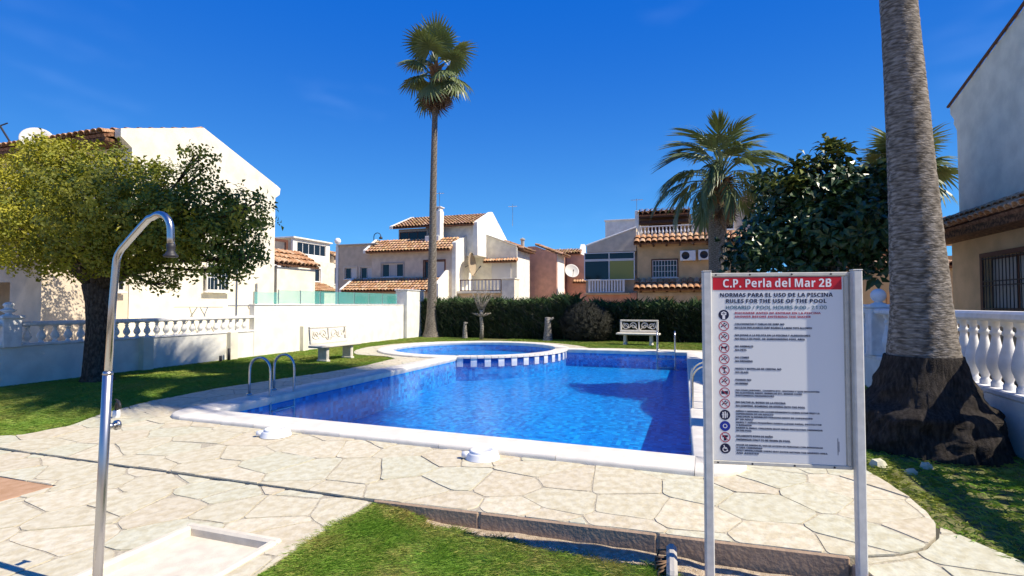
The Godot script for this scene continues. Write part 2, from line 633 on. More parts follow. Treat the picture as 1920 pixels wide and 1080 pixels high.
func make_pool() -> void:
	var main: PackedVector2Array = Geometry2D.clip_polygons(quad_pool(), circle(KID, 3.12, 72))[0]
	var kid := circle(KID, 2.8, 64)
	pool_outline = Geometry2D.merge_polygons(quad_pool(), kid)[0]
	var area := 0.0
	for i in pool_outline.size():
		area += pool_outline[i].cross(pool_outline[(i + 1) % pool_outline.size()])
	if area < 0.0:
		pool_outline.reverse()

	var basin := Node3D.new()
	basin.name = "pool_basin"
	add_child(basin)
	tag(basin, "blue mosaic basin of the swimming pool with its round shallow end", "", "", "structure")
	for part in [[main, 1.0], [kid, 0.3]]:
		var pl: PackedVector2Array = part[0]
		var fl := MB.new()
		var ids := Geometry2D.triangulate_polygon(pl)
		for i in range(0, ids.size(), 3):
			var v := []
			for k in 3:
				v.append(Vector3(pl[ids[i + k]].x, floor_y(pl[ids[i + k]].y, part[1]), pl[ids[i + k]].y))
			fl.tri_out(v[0], v[1], v[2], Vector3(v[0].x, -9.0, v[0].z))
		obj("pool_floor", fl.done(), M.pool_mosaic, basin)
		var wl := MB.new()
		var c := Vector2()
		for p in pl:
			c += p / pl.size()
		for i in pl.size():
			var p := pl[i]
			var q := pl[(i + 1) % pl.size()]
			var ed := (q - p).normalized()
			var inn := Vector2(-ed.y, ed.x)
			if not Geometry2D.is_point_in_polygon((p + q) * 0.5 + inn * 0.02, pl):
				inn = -inn
			var mid := Vector3((p.x + q.x) / 2, -0.3, (p.y + q.y) / 2) - Vector3(inn.x, 0, inn.y)
			wl.quad_out(Vector3(p.x, floor_y(p.y, part[1]), p.y), Vector3(q.x, floor_y(q.y, part[1]), q.y), Vector3(q.x, 0.0, q.y), Vector3(p.x, 0.0, p.y), mid)
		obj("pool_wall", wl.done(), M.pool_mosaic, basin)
		var wt := MB.new(true)
		sheet(wt, pl, -0.085)
		structure("water", wt.done(), M.pool_water, "clear rippled water of the deep pool" if part[1] > 0.5 else "still water of the round children's pool")
	# wall between the two pools: alternating white and blue blocks under a white cap
	var div := thing("pool_divider_wall", "curved low wall of white and blue blocks between round pool and deep pool", "pool wall")
	var spans := []
	for i in 32:
		var a0 := 1.345 - i * 0.0635
		spans.append([a0, a0 - 0.0635])
	for i in spans.size():
		var a0: float = spans[i][0]
		var a1: float = spans[i][1]
		var mid := KID + Vector2(cos((a0 + a1) / 2), sin((a0 + a1) / 2)) * 2.95
		if not Geometry2D.is_point_in_polygon(mid, quad_pool()):
			continue
		var blk := MB.new()
		sector(blk, a0 - 0.004, a1 + 0.004, 2.79, 3.13 + (0.025 if i % 2 == 0 else 0.0), -0.24, 0.0)
		obj("divider_block", blk.done(), M.pool_white if i % 2 == 0 else M.pool_blue, div)
		var low := MB.new()
		sector(low, a0, a1, 2.80, 3.12, -1.3, -0.243)
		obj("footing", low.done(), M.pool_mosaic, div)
		var cap := MB.new()
		sector(cap, a0 - 0.002, a1 + 0.002, 2.76, 3.18, 0.003, 0.056)
		obj("cap_stone", cap.done(), M.coping_paint, div)

	make_coping()


func floor_y(z: float, deep: float) -> float:   # set shallow and rising away, so that the shape imitates refraction in water
	return -deep if deep < 0.5 else lerpf(-0.92, -0.52, clampf((-z - 5.5) / 11.9, 0.0, 1.0))


func sector(mb: MB, a0: float, a1: float, r0: float, r1: float, y0: float, y1: float) -> void:
	var n := 3
	for k in n:
		var b0 := lerpf(a0, a1, k / float(n))
		var b1 := lerpf(a0, a1, (k + 1) / float(n))
		var p := []
		for y in [y0, y1]:
			for c in [[b0, r0], [b1, r0], [b1, r1], [b0, r1]]:
				p.append(Vector3(KID.x + cos(c[0]) * c[1], y, KID.y + sin(c[0]) * c[1]))
		var mid := Vector3()
		for v in p:
			mid += v / 8.0
		mb.quad_out(p[4], p[5], p[6], p[7], mid)
		mb.quad_out(p[0], p[1], p[5], p[4], mid)
		mb.quad_out(p[3], p[2], p[6], p[7], mid)
		if k == 0:
			mb.quad_out(p[0], p[3], p[7], p[4], mid)
		if k == n - 1:
			mb.quad_out(p[1], p[2], p[6], p[5], mid)


func make_coping() -> void:
	var cop := thing("pool_coping", "white painted raised coping that rims the whole pool", "pool edge")
	var n := pool_outline.size()
	var line := []     # [point, outward normal, starts a new stone]
	var run := 0.0
	for i in n:
		var p0 := pool_outline[(i + n - 1) % n]
		var p := pool_outline[i]
		var q := pool_outline[(i + 1) % n]
		var e0 := (p - p0).normalized()
		var e1 := (q - p).normalized()
		var n0 := Vector2(e0.y, -e0.x)
		var n1 := Vector2(e1.y, -e1.x)
		var turn := n0.angle_to(n1)
		if absf(turn) < 0.4:
			line.append([p, (n0 + n1).normalized(), false])
		elif turn > 0.0:
			for k in 6:
				line.append([p, n0.rotated(turn * k / 5.0), k == 0 or k == 5])
		else:
			line.append([p, (n0 + n1) / (1.0 + n0.dot(n1)), true])
		var ln := p.distance_to(q)
		var parts := int(ceil(ln / 1.35))
		for k in range(1, parts):
			line.append([p.lerp(q, k / float(parts)), n1, true])
	var shape := [Vector2(0.02, -0.11), Vector2(-0.03, -0.02), Vector2(-0.036, 0.025), Vector2(-0.030, 0.044), Vector2(-0.008, 0.055), Vector2(0.435, 0.052), Vector2(0.456, 0.042), Vector2(0.463, 0.022), Vector2(0.463, -0.03)]
	var at := 0
	var m := line.size()
	var since := 0.0
	var mb := MB.new(true)
	var quads := 0
	for i in m:
		var a: Array = line[i]
		var b: Array = line[(i + 1) % m]
		if a[0].distance_to(b[0]) < 1e-4 and a[1].distance_to(b[1]) < 1e-4:
			continue
		var g := 0.0025
		var dir: Vector2 = (b[0] - a[0])
		var ra := []
		var rb := []
		for s in shape:
			var pa: Vector2 = a[0] + a[1] * s.x
			var pb: Vector2 = b[0] + b[1] * s.x
			ra.append(Vector3(pa.x, s.y, pa.y))
			rb.append(Vector3(pb.x, s.y, pb.y))
		if a[2] or quads == 0:
			for k in ra.size():
				ra[k] = ra[k].lerp(rb[k], minf(0.3, g / maxf(0.01, ra[k].distance_to(rb[k]))))
		since += dir.length()
		var last: bool = b[2] or since > 1.2 or i == m - 1
		if last:
			for k in rb.size():
				rb[k] = rb[k].lerp(ra[k], minf(0.3, g / maxf(0.01, ra[k].distance_to(rb[k]))))
		var mid := Vector3()
		for k in ra.size():
			mid += (ra[k] + rb[k]) / (2.0 * ra.size())
		mid.y -= 0.04
		mb.group(0)
		for k in ra.size() - 1:
			mb.quad_out(ra[k], ra[k + 1], rb[k + 1], rb[k], mid)
		if quads == 0:
			mb.group(-1)
			for k in range(1, ra.size() - 1):
				mb.tri_out(ra[0], ra[k], ra[k + 1], mid)
		quads += 1
		if last:
			mb.group(-1)
			for k in range(1, rb.size() - 1):
				mb.tri_out(rb[0], rb[k], rb[k + 1], mid)
			obj("coping_stone", mb.done(), M.coping_paint, cop)
			mb = MB.new(true)
			quads = 0
			since = 0.0


# crazy paving: cells round scattered points, cut to the outline, each a stone of its own
func crazy(parent: Node3D, outline: PackedVector2Array, holes: Array, step: float, top: float, sd: int) -> void:
	var r := RandomNumberGenerator.new()
	r.seed = sd
	var lo := outline[0]
	var hi := outline[0]
	for p in outline:
		lo = lo.min(p)
		hi = hi.max(p)
	var nx := int(ceil((hi.x - lo.x) / step)) + 2
	var ny := int(ceil((hi.y - lo.y) / step)) + 2
	var pts := []
	for i in nx:
		for j in ny:
			pts.append(lo + Vector2((i - 0.5 + r.randf_range(-0.48, 0.48)) * step, (j - 0.5 + r.randf_range(-0.48, 0.48)) * step))
	var rng2 := r
	for s in pts:
		var cell := PackedVector2Array([s + Vector2(-1, -1), s + Vector2(1, -1), s + Vector2(1, 1), s + Vector2(-1, 1)])
		for o in pts:
			if o == s or absf(o.x - s.x) > step * 2.4 or absf(o.y - s.y) > step * 2.4:
				continue
			cell = half(cell, (s + o) * 0.5, (o - s).normalized())
			if cell.size() < 3:
				break
		if cell.size() < 3:
			continue
		var pieces := Geometry2D.offset_polygon(cell, -rng2.randf_range(0.005, 0.011), Geometry2D.JOIN_MITER)
		var cut := []
		for pc in pieces:
			cut.append_array(Geometry2D.intersect_polygons(pc, outline))
		for h in holes:
			var next := []
			for pc in cut:
				next.append_array(Geometry2D.clip_polygons(pc, h))
			cut = next
		for pc in cut:
			stone(parent, pc, top + rng2.randf_range(-0.002, 0.004), rng2.randi() % 6, rng2)


func half(poly: PackedVector2Array, at: Vector2, nrm: Vector2) -> PackedVector2Array:   # the side of the line that lies against nrm
	var out := PackedVector2Array()
	for i in poly.size():
		var p := poly[i]
		var q := poly[(i + 1) % poly.size()]
		var dp := (p - at).dot(nrm)
		var dq := (q - at).dot(nrm)
		if dp <= 0.0:
			out.append(p)
		if (dp < 0.0 and dq > 0.0) or (dp > 0.0 and dq < 0.0):
			out.append(p.lerp(q, dp / (dp - dq)))
	return out


func stone(parent: Node3D, poly: PackedVector2Array, y: float, kind: int, r: RandomNumberGenerator) -> void:
	var area := 0.0
	for i in poly.size():
		area += poly[i].cross(poly[(i + 1) % poly.size()]) * 0.5
	if absf(area) < 0.006:
		return
	# soften the outline a little, so that corners are not knife sharp
	var soft := PackedVector2Array()
	for i in poly.size():
		var p0 := poly[(i + poly.size() - 1) % poly.size()]
		var p := poly[i]
		var q := poly[(i + 1) % poly.size()]
		var c0 := minf(0.035, p.distance_to(p0) * 0.25)
		var c1 := minf(0.035, p.distance_to(q) * 0.25)
		if p.distance_to(p0) < 0.05 or p.distance_to(q) < 0.05:
			soft.append(p)
		else:
			soft.append(p.move_toward(p0, c0 * r.randf_range(0.4, 1.0)))
			soft.append(p.move_toward(q, c1 * r.randf_range(0.4, 1.0)))
	var wavy := PackedVector2Array()   # broken edges are never straight
	for i in soft.size():
		var p := soft[i]
		var q := soft[(i + 1) % soft.size()]
		wavy.append(p)
		var ln := p.distance_to(q)
		if ln > 0.16:
			var nn := (q - p).orthogonal().normalized()
			for k in ([0.5] if ln < 0.34 else [0.33, 0.67]):
				wavy.append(p.lerp(q, k + r.randf_range(-0.08, 0.08)) + nn * r.randf_range(-0.011, 0.008) * minf(1.0, ln * 3.0))
	soft = wavy
	var tops := Geometry2D.offset_polygon(soft, -0.004)
	var mb := MB.new()
	if tops.size() == 1 and tops[0].size() == soft.size():
		var tp: PackedVector2Array = tops[0]
		sheet(mb, tp, y)
		var best := 0   # the offset outline may start at another corner
		for i in tp.size():
			if tp[i].distance_to(soft[0]) < tp[best].distance_to(soft[0]):
				best = i
		var c := Vector3(0, y - 1.0, 0)
		for p in soft:
			c += Vector3(p.x, 0, p.y) / soft.size()
		var same := tp[(best + 1) % tp.size()].distance_to(soft[1]) < 0.03
		for i in soft.size():
			var i2 := (i + 1) % soft.size()
			var k := (best + (i if same else -i) + tp.size() * 2) % tp.size()
			var k2 := (best + (i2 if same else -i2) + tp.size() * 2) % tp.size()
			mb.quad_out(Vector3(soft[i].x, y - 0.010, soft[i].y), Vector3(soft[i2].x, y - 0.010, soft[i2].y), Vector3(tp[k2].x, y, tp[k2].y), Vector3(tp[k].x, y, tp[k].y), c)
	else:
		sheet(mb, soft, y, 0.012)
	var mid := Vector3()
	for p in soft:
		mid += Vector3(p.x, y, p.y) / soft.size()
	var lean := Basis.from_euler(Vector3(r.randf_range(-0.009, 0.009), 0, r.randf_range(-0.009, 0.009)))   # no stone lies quite level
	obj("flagstone", mb.done(), M["flagstone_%d" % kind], parent, Transform3D(lean, mid) * Transform3D(Basis(), -mid))


func make_paving() -> void:
	var bed := deck_outline
	var inner: PackedVector2Array = Geometry2D.offset_polygon(pool_outline, 0.30)[0]
	var rim: PackedVector2Array = Geometry2D.offset_polygon(pool_outline, 0.455, Geometry2D.JOIN_ROUND)[0]
	# mortar bed, split in a left and a right half so that the pool is no hole
	var deck := Node3D.new()
	deck.name = "pool_deck"
	add_child(deck)
	tag(deck, "cream crazy paving round the pool", "", "", "structure")
	var halves := [PackedVector2Array([Vector2(-14, -24), Vector2(-3.2, -24), Vector2(-3.2, 0), Vector2(-14, 0)]), PackedVector2Array([Vector2(-3.2, -24), Vector2(4, -24), Vector2(4, 0), Vector2(-3.2, 0)])]
	for h in halves:
		for pc in Geometry2D.intersect_polygons(bed, h):
			for pd in Geometry2D.clip_polygons(pc, inner):
				var mb := MB.new()
				sheet(mb, pd, -0.004, 0.12)
				obj("mortar_bed", mb.done(), M.grout, deck)
	crazy(deck, bed, [rim], 0.492, 0.0, 11)

	var front := Node3D.new()
	front.name = "shower_terrace"
	add_child(front)
	tag(front, "cream crazy paving round the shower tray in the left foreground", "", "", "structure")
	var tray_poly := PackedVector2Array([tray.position, Vector2(tray.end.x, tray.position.y), tray.end, Vector2(tray.position.x, tray.end.y)])
	var brown_poly := PackedVector2Array([brown.position, Vector2(brown.end.x, brown.position.y), brown.end, Vector2(brown.position.x, brown.end.y)])
	for r in [Rect2(-9.0, -3.645, 6.6, 0.54), Rect2(-5.2, -3.1, 1.84, 3.6), Rect2(-2.56, -3.1, 0.16, 3.6), Rect2(-3.36, -3.1, 0.8, 0.24), Rect2(-3.36, -1.74, 0.8, 2.24)]:
		var mb := MB.new()
		mb.box(Vector3(r.get_center().x, -0.132, r.get_center().y), Vector3(r.size.x, 0.22, r.size.y))
		obj("mortar_bed", mb.done(), M.grout, front)
	crazy(front, front_outline, [tray_poly, brown_poly], 0.44, -0.018, 12)
	var bp := MB.new()
	bp.box(Vector3(brown.get_center().x, -0.12, brown.get_center().y), Vector3(brown.size.x - 0.02, 0.2, brown.size.y - 0.02), 0.008)
	structure("brown_pavement", bp.done(), M.smooth_brown, "smooth brown pavement patch at the left edge of the terrace")

	var path := Node3D.new()
	path.name = "side_path"
	add_child(path)
	tag(path, "crazy paved path that leaves the deck at the right foreground", "", "", "structure")
	var pb := MB.new()
	sheet(pb, path_outline, -0.014, 0.22)
	obj("mortar_bed", pb.done(), M.grout, path)
	crazy(path, path_outline, [], 0.62, -0.008, 13)

	# brown concrete kerb under the front edge of the deck
	var kerb := Node3D.new()
	kerb.name = "deck_kerb"
	add_child(kerb)
	tag(kerb, "brown concrete kerb below the front edge of the pool deck", "", "", "structure")
	var k0 := Vector2(-2.40, -3.648)
	var k1 := Vector2(0.93, -3.768)
	var cuts := [0.0, 0.27, 0.655, 1.0]
	for i in 3:
		var p := k0.lerp(k1, cuts[i] + 0.002)
		var q := k0.lerp(k1, cuts[i + 1] - 0.002)
		var mb := MB.new()
		var mid := (p + q) / 2
		var xf := Transform3D(Basis(Vector3.UP, -(q - p).angle()), Vector3(mid.x, -0.155, mid.y - 0.044))
		mb.box(Vector3.ZERO, Vector3(p.distance_to(q), 0.298, 0.09), 0.01, xf)
		obj("kerb_stone", mb.done(), M.kerb_concrete, kerb)
	for seg in [[Vector2(0.955, -3.74), Vector2(1.07, -3.0)]]:
		var mb := MB.new()
		var mid: Vector2 = (seg[0] + seg[1]) / 2
		var dv: Vector2 = seg[1] - seg[0]
		mb.box(Vector3.ZERO, Vector3(dv.length(), 0.25, 0.07), 0.012, Transform3D(Basis(Vector3.UP, -dv.angle()), Vector3(mid.x, -0.148, mid.y)))
		obj("kerb_stone", mb.done(), M.kerb_concrete, kerb)


func make_low_ground() -> void:
	var g := MB.new(true)
	var nx := 60
	var nz := 50
	var at := func(i: int, j: int) -> Vector3:
		var x := -2.45 + 3.75 * i / nx
		var z := -3.70 + 3.9 * j / nz
		return Vector3(x, low_y(x, z), z)
	for i in nx:
		for j in nz:
			g.quad(at.call(i, j), at.call(i, j + 1), at.call(i + 1, j + 1), at.call(i + 1, j))
	structure("gravel_bed", g.done(), M.sand, "sandy gravel bed a step below the deck in the foreground")
	# pebbles on the strip below the kerb and in the pit
	var mb := MB.new(true)
	mb.lathe([Vector2(0, -0.5), Vector2(0.45, -0.3), Vector2(0.6, 0.0), Vector2(0.42, 0.32), Vector2(0, 0.45)], 6)
	var where := []
	var tint := []
	for i in 5200:
		var x := rng.randf_range(-2.3, 1.0)
		var z := rng.randf_range(-3.62, -2.9)
		if x < -0.12 and z > -3.57 + (x + 2.3) * 0.105 + rng.randf() * 0.1:
			continue
		if x > -0.12 and rng.randf() > 0.25:
			continue
		var s := rng.randf_range(0.003, 0.011) * (1.0 if rng.randf() < 0.9 else 1.7)
		where.append(Transform3D(Basis.from_euler(Vector3(rng.randf(), rng.randf() * TAU, rng.randf())).scaled(Vector3(s, s * 0.7, s * 1.2)), Vector3(x, low_y(x, z) + s * 0.2, z)))
		var v := rng.randf_range(0.3, 0.62)
		tint.append(Color(v, v * rng.randf_range(0.84, 0.95), v * rng.randf_range(0.66, 0.82)))
	var o := spread("pebbles", mb.done(), M.pebble, where, tint)
	tag(o, "loose pale pebbles on the gravel strip below the kerb", "pebbles", "", "stuff")


func low_y(x: float, z: float) -> float:
	var y := -0.122 + 0.012 * noise.get_noise_2d(x * 3.0, z * 3.0)
	if x > -0.05:
		y -= 0.02 * smoothstep(-0.05, 0.1, x)
	y += 0.068 * (1.0 - smoothstep(-2.42, -1.75, x + 0.25 * (z + 3.6)))   # the bed rises to the terrace on the left
	return y + 0.02 * smoothstep(-3.45, -3.1, z) * (1.0 - smoothstep(-0.2, 0.0, x))


# ---------------------------------------------------------------- shared building pieces
func bar_box(mb: MB, xf: Transform3D, x: float, y: float, z: float, w: float, h: float, d: float, bevel := 0.0) -> void:   # box by its lower left corner, z = middle of the depth
	mb.box(Vector3(x + w / 2, y + h / 2, z), Vector3(w, h, d), bevel, xf)


# a window set into an opening of the facade; r is the opening in the facade's own x, y
func window(parent: Node3D, xf: Transform3D, r: Rect2, frame: Material, opts := {}) -> Node3D:
	var fw: float = opts.get("bar", 0.05)
	var deep: float = opts.get("deep", 0.10)
	var x0 := r.position.x
	var y0 := r.position.y
	var w := r.size.x
	var h := r.size.y
	var f := MB.new()
	bar_box(f, xf, x0, y0, -deep, fw, h, 0.06)
	bar_box(f, xf, x0 + w - fw, y0, -deep, fw, h, 0.06)
	bar_box(f, xf, x0 + fw, y0, -deep, w - 2 * fw, fw, 0.06)
	bar_box(f, xf, x0 + fw, y0 + h - fw, -deep, w - 2 * fw, fw, 0.06)
	var cols: int = opts.get("cols", 2)
	for i in range(1, cols):
		bar_box(f, xf, x0 + w * i / cols - fw / 2, y0 + fw, -deep, fw, h - 2 * fw, 0.05)
	var win := obj("window", f.done(), frame, parent)
	for i in cols:
		var p := MB.new()
		var px := x0 + w * i / cols + fw * 0.5
		bar_box(p, xf, px, y0 + fw, -deep, w / cols - fw, h - 2 * fw, 0.012)
		obj("pane", p.done(), M.window_glass, win)
	if opts.has("blind"):
		var b := MB.new()
		var part: float = opts.get("blind_part", 1.0)
		for i in opts.get("blind_cols", [0]):
			bar_box(b, xf, x0 + w * i / cols + fw, y0 + h - fw - (h - 2 * fw) * part, -deep + 0.018, w / cols - fw * 2, (h - 2 * fw) * part, 0.012)
		obj("shutter", b.done(), opts.blind, win)
	if opts.get("sill", true):
		var s := MB.new()
		bar_box(s, xf, x0 - 0.06, y0 - 0.06, 0.02, w + 0.12, 0.055, 0.12, 0.01)
		obj("sill", s.done(), opts.get("sill_mat", M.white_paint), win)
	if opts.has("trim"):
		var t := MB.new()
		var tw: float = opts.get("trim_width", 0.10)
		bar_box(t, xf, x0 - tw, y0, 0.012, tw - 0.002, h, 0.05)
		bar_box(t, xf, x0 + w + 0.002, y0, 0.012, tw - 0.002, h, 0.05)
		bar_box(t, xf, x0 - tw, y0 + h + 0.002, 0.012, w + 2 * tw, tw, 0.055)
		obj("surround", t.done(), opts.trim, win)
	if opts.has("grille"):
		var g := MB.new()
		var n: int = opts.get("bars", 8)
		var br: float = opts.get("bar_r", 0.01)
		for i in n + 1:
			var bx := x0 + 0.02 + (w - 0.04) * i / n
			g.tube([xf * Vector3(bx, y0 + 0.01, 0.03), xf * Vector3(bx, y0 + h - 0.01, 0.03)], [br], 5)
		for v in opts.get("rails", [0.02, 0.5, 0.98]):
			bar_box(g, xf, x0, y0 + h * v - 0.012, 0.03, w, 0.024, 0.014)
		obj("grille", g.done(), opts.grille, win)
	return win


var tile_cache := {}


func tile_mesh(pitch: float, length: float) -> ArrayMesh:
	var key := "%.3f_%.3f" % [pitch, length]
	if tile_cache.has(key):
		return tile_cache[key]
	var mb := MB.new(true)
	var n := 7
	var prev := []
	for s in 2:
		var yy := -0.02 + s * (length + 0.05)
		var rr := pitch * (0.56 if s == 0 else 0.45)
		var ro := []
		var ri := []
		for k in n + 1:
			var a := PI * k / n
			ro.append(Vector3(cos(a) * rr, yy, sin(a) * rr * 0.92 + (0.035 if s == 0 else 0.0)))
			ri.append(Vector3(cos(a) * (rr - 0.018), yy, sin(a) * (rr - 0.018) * 0.92 + (0.035 if s == 0 else 0.0)))
		if s == 1:
			for k in n:
				mb.quad(prev[0][k + 1], prev[0][k], ro[k], ro[k + 1])
			mb.group(2)
			for k in n:
				mb.quad(prev[1][k], prev[1][k + 1], ri[k + 1], ri[k])
		else:
			mb.group(-1)
			for k in n:
				mb.quad(ro[k], ro[k + 1], ri[k + 1], ri[k])
			mb.group(0)
		prev = [ro, ri]
	tile_cache[key] = mb.done()
	return tile_cache[key]


# roof plane of barrel tiles: eave corner, direction along the eave, direction up the slope
func tiled_roof(parent: Node3D, eave: Vector3, along: Vector3, up: Vector3, width: float, length: float, pitch: float, single := false, course := 0.36, bed := true) -> MeshInstance3D:
	along = along.normalized()
	up = up.normalized()
	var nrm := along.cross(up)
	if nrm.y < 0.0:
		eave += along * width
		along = -along
		nrm = -nrm
	var b := MB.new()
	b.box(Vector3(width / 2, length / 2, -0.05), Vector3(width, length, 0.085), 0.0, Transform3D(Basis(along, up, nrm), eave))
	var roof := obj("roof", b.done(), M.roof_bed, parent)
	var nc := int(round(width / pitch))
	var pt := width / nc
	var nr := maxi(1, int(round(length / course)))
	var cl := length / nr
	var mesh := tile_mesh(pt, cl)
	var where := []
	var tint := []
	var basis := Basis(along, up, nrm)
	for j in nr:
		for i in nc:
			var xf := Transform3D(basis * Basis.from_euler(Vector3(rng.randf_range(-0.03, 0.03) - 0.03, rng.randf_range(-0.04, 0.04), rng.randf_range(-0.03, 0.03))), eave + along * (pt * (i + 0.5)) + up * (cl * j + rng.randf_range(-0.012, 0.012)) + nrm * (0.0 + rng.randf_range(-0.004, 0.008)))
			if single:
				obj("roof_tile", mesh, M["roof_tile_%d" % (rng.randi() % 4)], roof, xf)
			else:
				where.append(xf)
				var v := rng.randf()
				tint.append(Color(0.56 + 0.2 * v, 0.33 + 0.26 * v * rng.randf_range(0.7, 1.1), 0.17 + 0.25 * v * rng.randf_range(0.5, 1.1)))
	if not single:
		spread("roof_tiles", mesh, M.roof_tile_mixed, where, tint, roof)
	return roof


func house_body(parent: Node3D, poly: Array, xf: Transform3D, depth: float, m: Material, called := "wall") -> MeshInstance3D:
	var mb := MB.new()
	mb.prism(PackedVector2Array(poly), xf, depth)
	return obj(called, mb.done(), m, parent)


func facade(parent: Node3D, xf: Transform3D, w: float, h: float, holes: Array, m: Material, depth := 0.2) -> MeshInstance3D:
	var mb := MB.new()
	mb.wall(xf, w, h, holes, depth)
	return obj("wall", mb.done(), m, parent)


func dish(parent: Node3D, at: Vector3, towards: Vector3, radius: float, m: Material) -> void:
	var b := Basis.looking_at(-towards.normalized(), Vector3.UP) * Basis(Vector3.RIGHT, PI / 2)   # local y points towards the sky target
	var xf := Transform3D(b, at)
	var mb := MB.new(true)
	var pr := []
	for i in 9:
		var t := i / 8.0
		pr.append(Vector2(radius * t, radius * 0.2 * t * t))
	mb.lathe(pr, 28, xf)
	mb.lathe([Vector2(radius, radius * 0.2), Vector2(radius, radius * 0.2 - 0.015)], 28, xf)
	pr.reverse()
	var back := []
	for p in pr:
		back.append(Vector2(p.x, p.y - 0.015))
	mb.lathe(back, 28, xf)
	obj("reflector", mb.done(), m, parent)
	var arm := MB.new()
	arm.tube([xf * Vector3(0, radius * 0.24, radius * 0.9), xf * Vector3(0, radius * 0.8, radius * 0.3)], [0.018], 6)
	arm.tube([xf * Vector3(0, radius * 0.74, radius * 0.36), xf * Vector3(0, radius * 0.92, radius * 0.2)], [0.04], 8)
	obj("feed_arm", arm.done(), M.plastic_dark, parent)


func aircon(at: Vector3, turn: float, label: String, group := "") -> void:
	var o := thing("air_conditioner", label, "air conditioner", at, group)
	o.rotation.y = turn
	var b := MB.new()
	b.box(Vector3(0, 0.28, 0), Vector3(0.82, 0.56, 0.30), 0.02)
	obj("casing", b.done(), M.plastic_white, o)
	var g := MB.new(true)
	g.lathe([Vector2(0.21, 0.0), Vector2(0.21, 0.015), Vector2(0.19, 0.015), Vector2(0.185, 0.004), Vector2(0.0, 0.004)], 20, Transform3D(Basis(Vector3.RIGHT, PI / 2), Vector3(-0.12, 0.28, 0.151)))
	obj("fan_grille", g.done(), M.plastic_dark, o)
	for x in [-0.3, 0.3]:
		var s := MB.new()
		s.box(Vector3(x, -0.02, -0.06), Vector3(0.04, 0.035, 0.5))
		obj("bracket", s.done(), M.galvanised, o)


func baluster_mesh(h: float, r: float) -> ArrayMesh:
	var mb := MB.new(true)
	var pr := [[0.62, 0.0], [0.62, 0.07], [0.42, 0.09], [0.42, 0.12], [0.62, 0.18], [0.95, 0.30], [1.0, 0.38], [0.86, 0.50], [0.60, 0.62], [0.44, 0.73], [0.40, 0.78], [0.60, 0.80], [0.60, 0.84], [0.42, 0.86], [0.42, 0.91], [0.70, 0.94], [0.70, 1.0]]
	var out := []
	for p in pr:
		out.append(Vector2(p[0] * r, p[1] * h))
	mb.lathe(out, 12)
	return mb.done()


func finial_mesh(r: float, urn: bool) -> ArrayMesh:
	var mb := MB.new(true)
	var pr := []
	if urn:
		for p in [[0.9, 0.0], [0.9, 0.14], [0.5, 0.2], [0.45, 0.4], [0.8, 0.6], [1.15, 0.85], [1.2, 1.05], [0.95, 1.12], [0.6, 1.35], [0.62, 1.6], [0.85, 1.85], [0.8, 2.1], [0.5, 2.35], [0.0, 2.5]]:
			pr.append(Vector2(p[0] * r, p[1] * r))
	else:
		for p in [[0.95, 0.0], [0.95, 0.12], [0.6, 0.2], [0.5, 0.36]]:
			pr.append(Vector2(p[0] * r, p[1] * r))
		for k in range(2, 17):
			var a := -PI / 2 + PI * k / 16.0
			pr.append(Vector2(cos(a) * r, 1.3 * r + sin(a) * r))
	mb.lathe(pr, 20)
	return mb.done()


